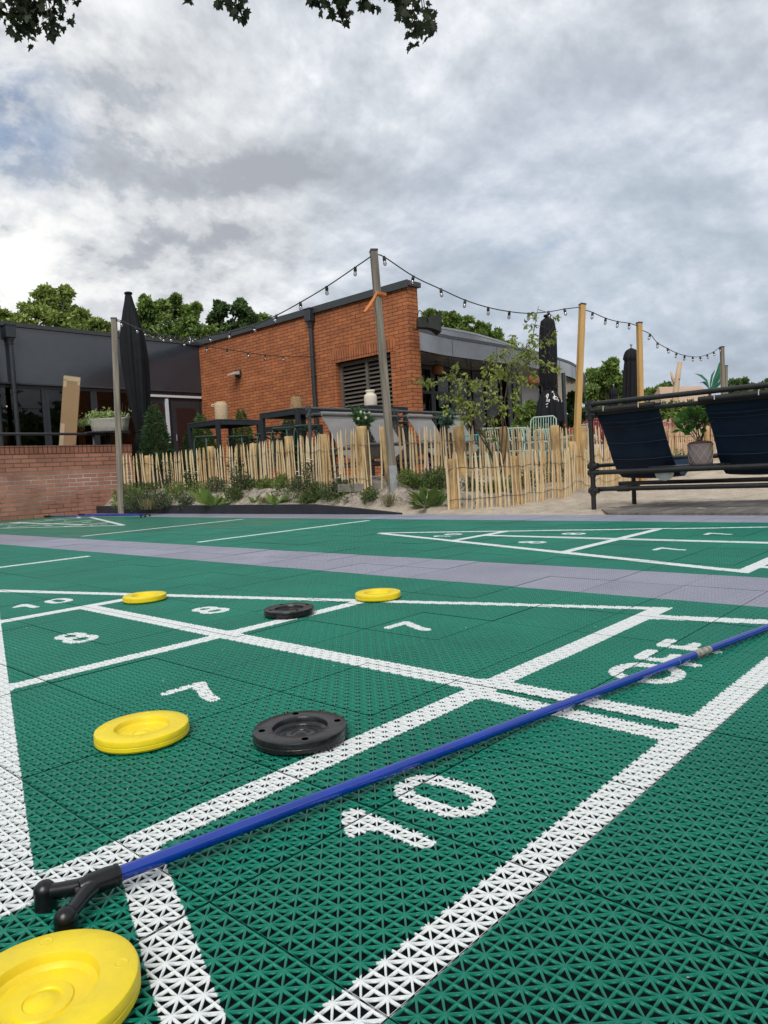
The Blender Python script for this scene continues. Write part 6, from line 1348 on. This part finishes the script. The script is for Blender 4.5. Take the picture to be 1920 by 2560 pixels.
b = MB(); b.tube([at(1688, 962, 17.5)-p, at(1681, 945, 17.5)-p, at(1678, 929, 17.5)-p], [.04, .035, .028], 8); b.tube([at(1694, 948, 17.5)-p, at(1700, 945, 17.4)-p], [.02, .02], 6); b.build('limb', M['log'], t_, True)
p = gp(1775, 16.5, 0); t_ = thing('banana_plant', 'banana plant with broad blue green leaves beside the far posts', 'plant', (p.x, p.y, .1)); b = MB(); b.tube([(0, 0, 0), at(1775, 990, 16.5)-p], [.06, .035], 8); b.build('trunk', M['trunk'], t_)
def bleaf(pts, w_):
    b = MB(); vs = []; Pp = [at(x, y, 16.5+.1*i)-p for i, (x, y) in enumerate(pts)]; k = len(Pp)
    for i, q in enumerate(Pp):
        dd_ = (Pp[min(i+1, k-1)]-Pp[max(i-1, 0)]).normalized(); s_ = dd_.cross(Vector(_f)).normalized(); ww = .55*w_*math.sin(math.pi*(.06+.9*i/(k-1))); fw_ = Vector(_f)*ww*.5; vs += [q-s_*ww-fw_, q, q+s_*ww-fw_]
    b.add(vs, [f for i in range(k-1) for f in ((3*i, 3*i+1, 3*i+4, 3*i+3), (3*i+1, 3*i+2, 3*i+5, 3*i+4))]); b.build('leaf', LEAF['banana'], t_, True)
bleaf([(1778, 985), (1786, 960), (1795, 940), (1800, 920), (1803, 915)], .085); bleaf([(1776, 985), (1785, 972), (1796, 955), (1802, 935)], .10); bleaf([(1774, 985), (1765, 962), (1752, 950), (1738, 945)], .06); bleaf([(1775, 985), (1768, 975), (1758, 966), (1750, 968)], .06); bleaf([(1778, 985), (1790, 978), (1800, 968), (1806, 950)], .07); bleaf([(1775, 985), (1777, 965), (1780, 950), (1788, 935)], .05)
for px, w_ in ((1715, .05),): pass

# ---- maple overhead: trunk behind the camera, drooping twigs with lobed leaves
ML = [(0, 0), (.10, .12), (.34, .02), (.30, .20), (.52, .30), (.38, .42), (.50, .66), (.26, .60), (.16, .72), (.14, .86), (0, 1.05)]
outl = ML+[(-x, y) for x, y in reversed(ML[1:-1])]
mc = (0, .45)
D_ = 6.0
tb_ = gp(300, -4.5, 0); t_ = thing('maple_tree', 'maple with dark lobed leaves hanging into the top of the picture', 'tree', (tb_.x, tb_.y, 0)); o0 = Vector((tb_.x, tb_.y, 0))
cl = [(38, 28, 40), (88, 18, 44), (62, 78, 24), (58, 55, 22), (122, 52, 24), (150, 25, 24), (18, 45, 18), (135, 70, 12), (90, -50, 60), (30, -60, 60), (165, -20, 30),
      (596, 8, 24), (608, 32, 18), (550, 2, 14), (575, -30, 45), (482, -6, 8), (800, 4, 18), (848, 10, 30), (862, 32, 14), (782, -4, 14), (900, -2, 18), (925, 2, 14), (850, -45, 50), (960, -45, 50), (990, 6, 26), (1035, 15, 34), (1058, 42, 28), (1035, 72, 22), (1028, 92, 12), (1068, 70, 20), (1080, 45, 14), (1010, 30, 18)]
g_ = np.random.default_rng(91); V = []; F = []; b = MB()
hub = Vector((tb_.x, tb_.y, 4.6)); 
limb_ends = {}
for gx_ in (90, 590, 880, 1040): 
    e = at(gx_, -120, D_+.2); limb_ends[gx_] = e; m1 = hub.lerp(e, .35)+Vector((0, 0, .9)); m2 = hub.lerp(e, .75)+Vector((0, 0, .7)); b.tube([q-o0 for q in (hub, m1, m2, e)], [.09, .06, .035, .014], 7)
nleaf = 0
for x, y, r_ in cl:
    cc = at(x, y, D_+g_.uniform(-.25, .25)); rad = r_/FPX*D_; e = limb_ends[min(limb_ends, key=lambda q: abs(q-x))]; b.tube([q-o0 for q in (e, e.lerp(cc, .5)+Vector((0, 0, .08)), cc)], [.008, .006, .003], 4)
    for k in range(max(4, int((r_/9.5)**2*2.1))):
        q = np.array(cc)+g_.normal(size=3)*rad*.52*np.array([1, 1, .95]); sz = .082*g_.uniform(.75, 1.2)
        d = g_.normal(size=3)*.8+np.array([0, 0, -.9]); d /= np.linalg.norm(d); nn = g_.normal(size=3)+np.array([0, 0, .9])-_f*.5; s_ = np.cross(d, nn); s_ /= np.linalg.norm(s_); nn = np.cross(s_, d)
        o = len(V); V.append(q+d*sz*mc[1]-np.array(o0)); 
        for ux, uy in outl: V.append(q+s_*sz*ux+d*sz*uy+nn*sz*(.12*abs(ux)-.1*uy*uy)-np.array(o0))
        m_ = len(outl); F += [(o, o+1+i, o+1+(i+1) % m_) for i in range(m_)]; nleaf += 1
b.build('branches', M['twig'], t_, True)
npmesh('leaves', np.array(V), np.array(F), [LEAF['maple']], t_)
b = MB(); b.tube([(0, 0, -.1), (.05, .05, 2), hub-o0], [.26, .2, .15], 12); b.build('trunk', M['trunk'], t_, True)
# out-of-view tree ring, its spread set to darken the window reflections
g_ = np.random.default_rng(95); P = []
for k in range(420):
    a = g_.uniform(R(77), R(358)); d = g_.uniform(20, 27); c = np.array([CX+d*math.cos(a), CY+d*math.sin(a), g_.uniform(.3, 4.2)]); P.append(c+g_.normal(size=(60, 3))*np.array([1.2, 1.2, .9]))
V, F = leafmesh(np.concatenate(P), .7, .7, seed=96); o = npmesh('unseen_woodland_ring', V, F, [LEAF['bgdark']]); tag(o, 'unseen ring of dark woodland spread out of view to darken the window reflections', 'woodland', kind='stuff')
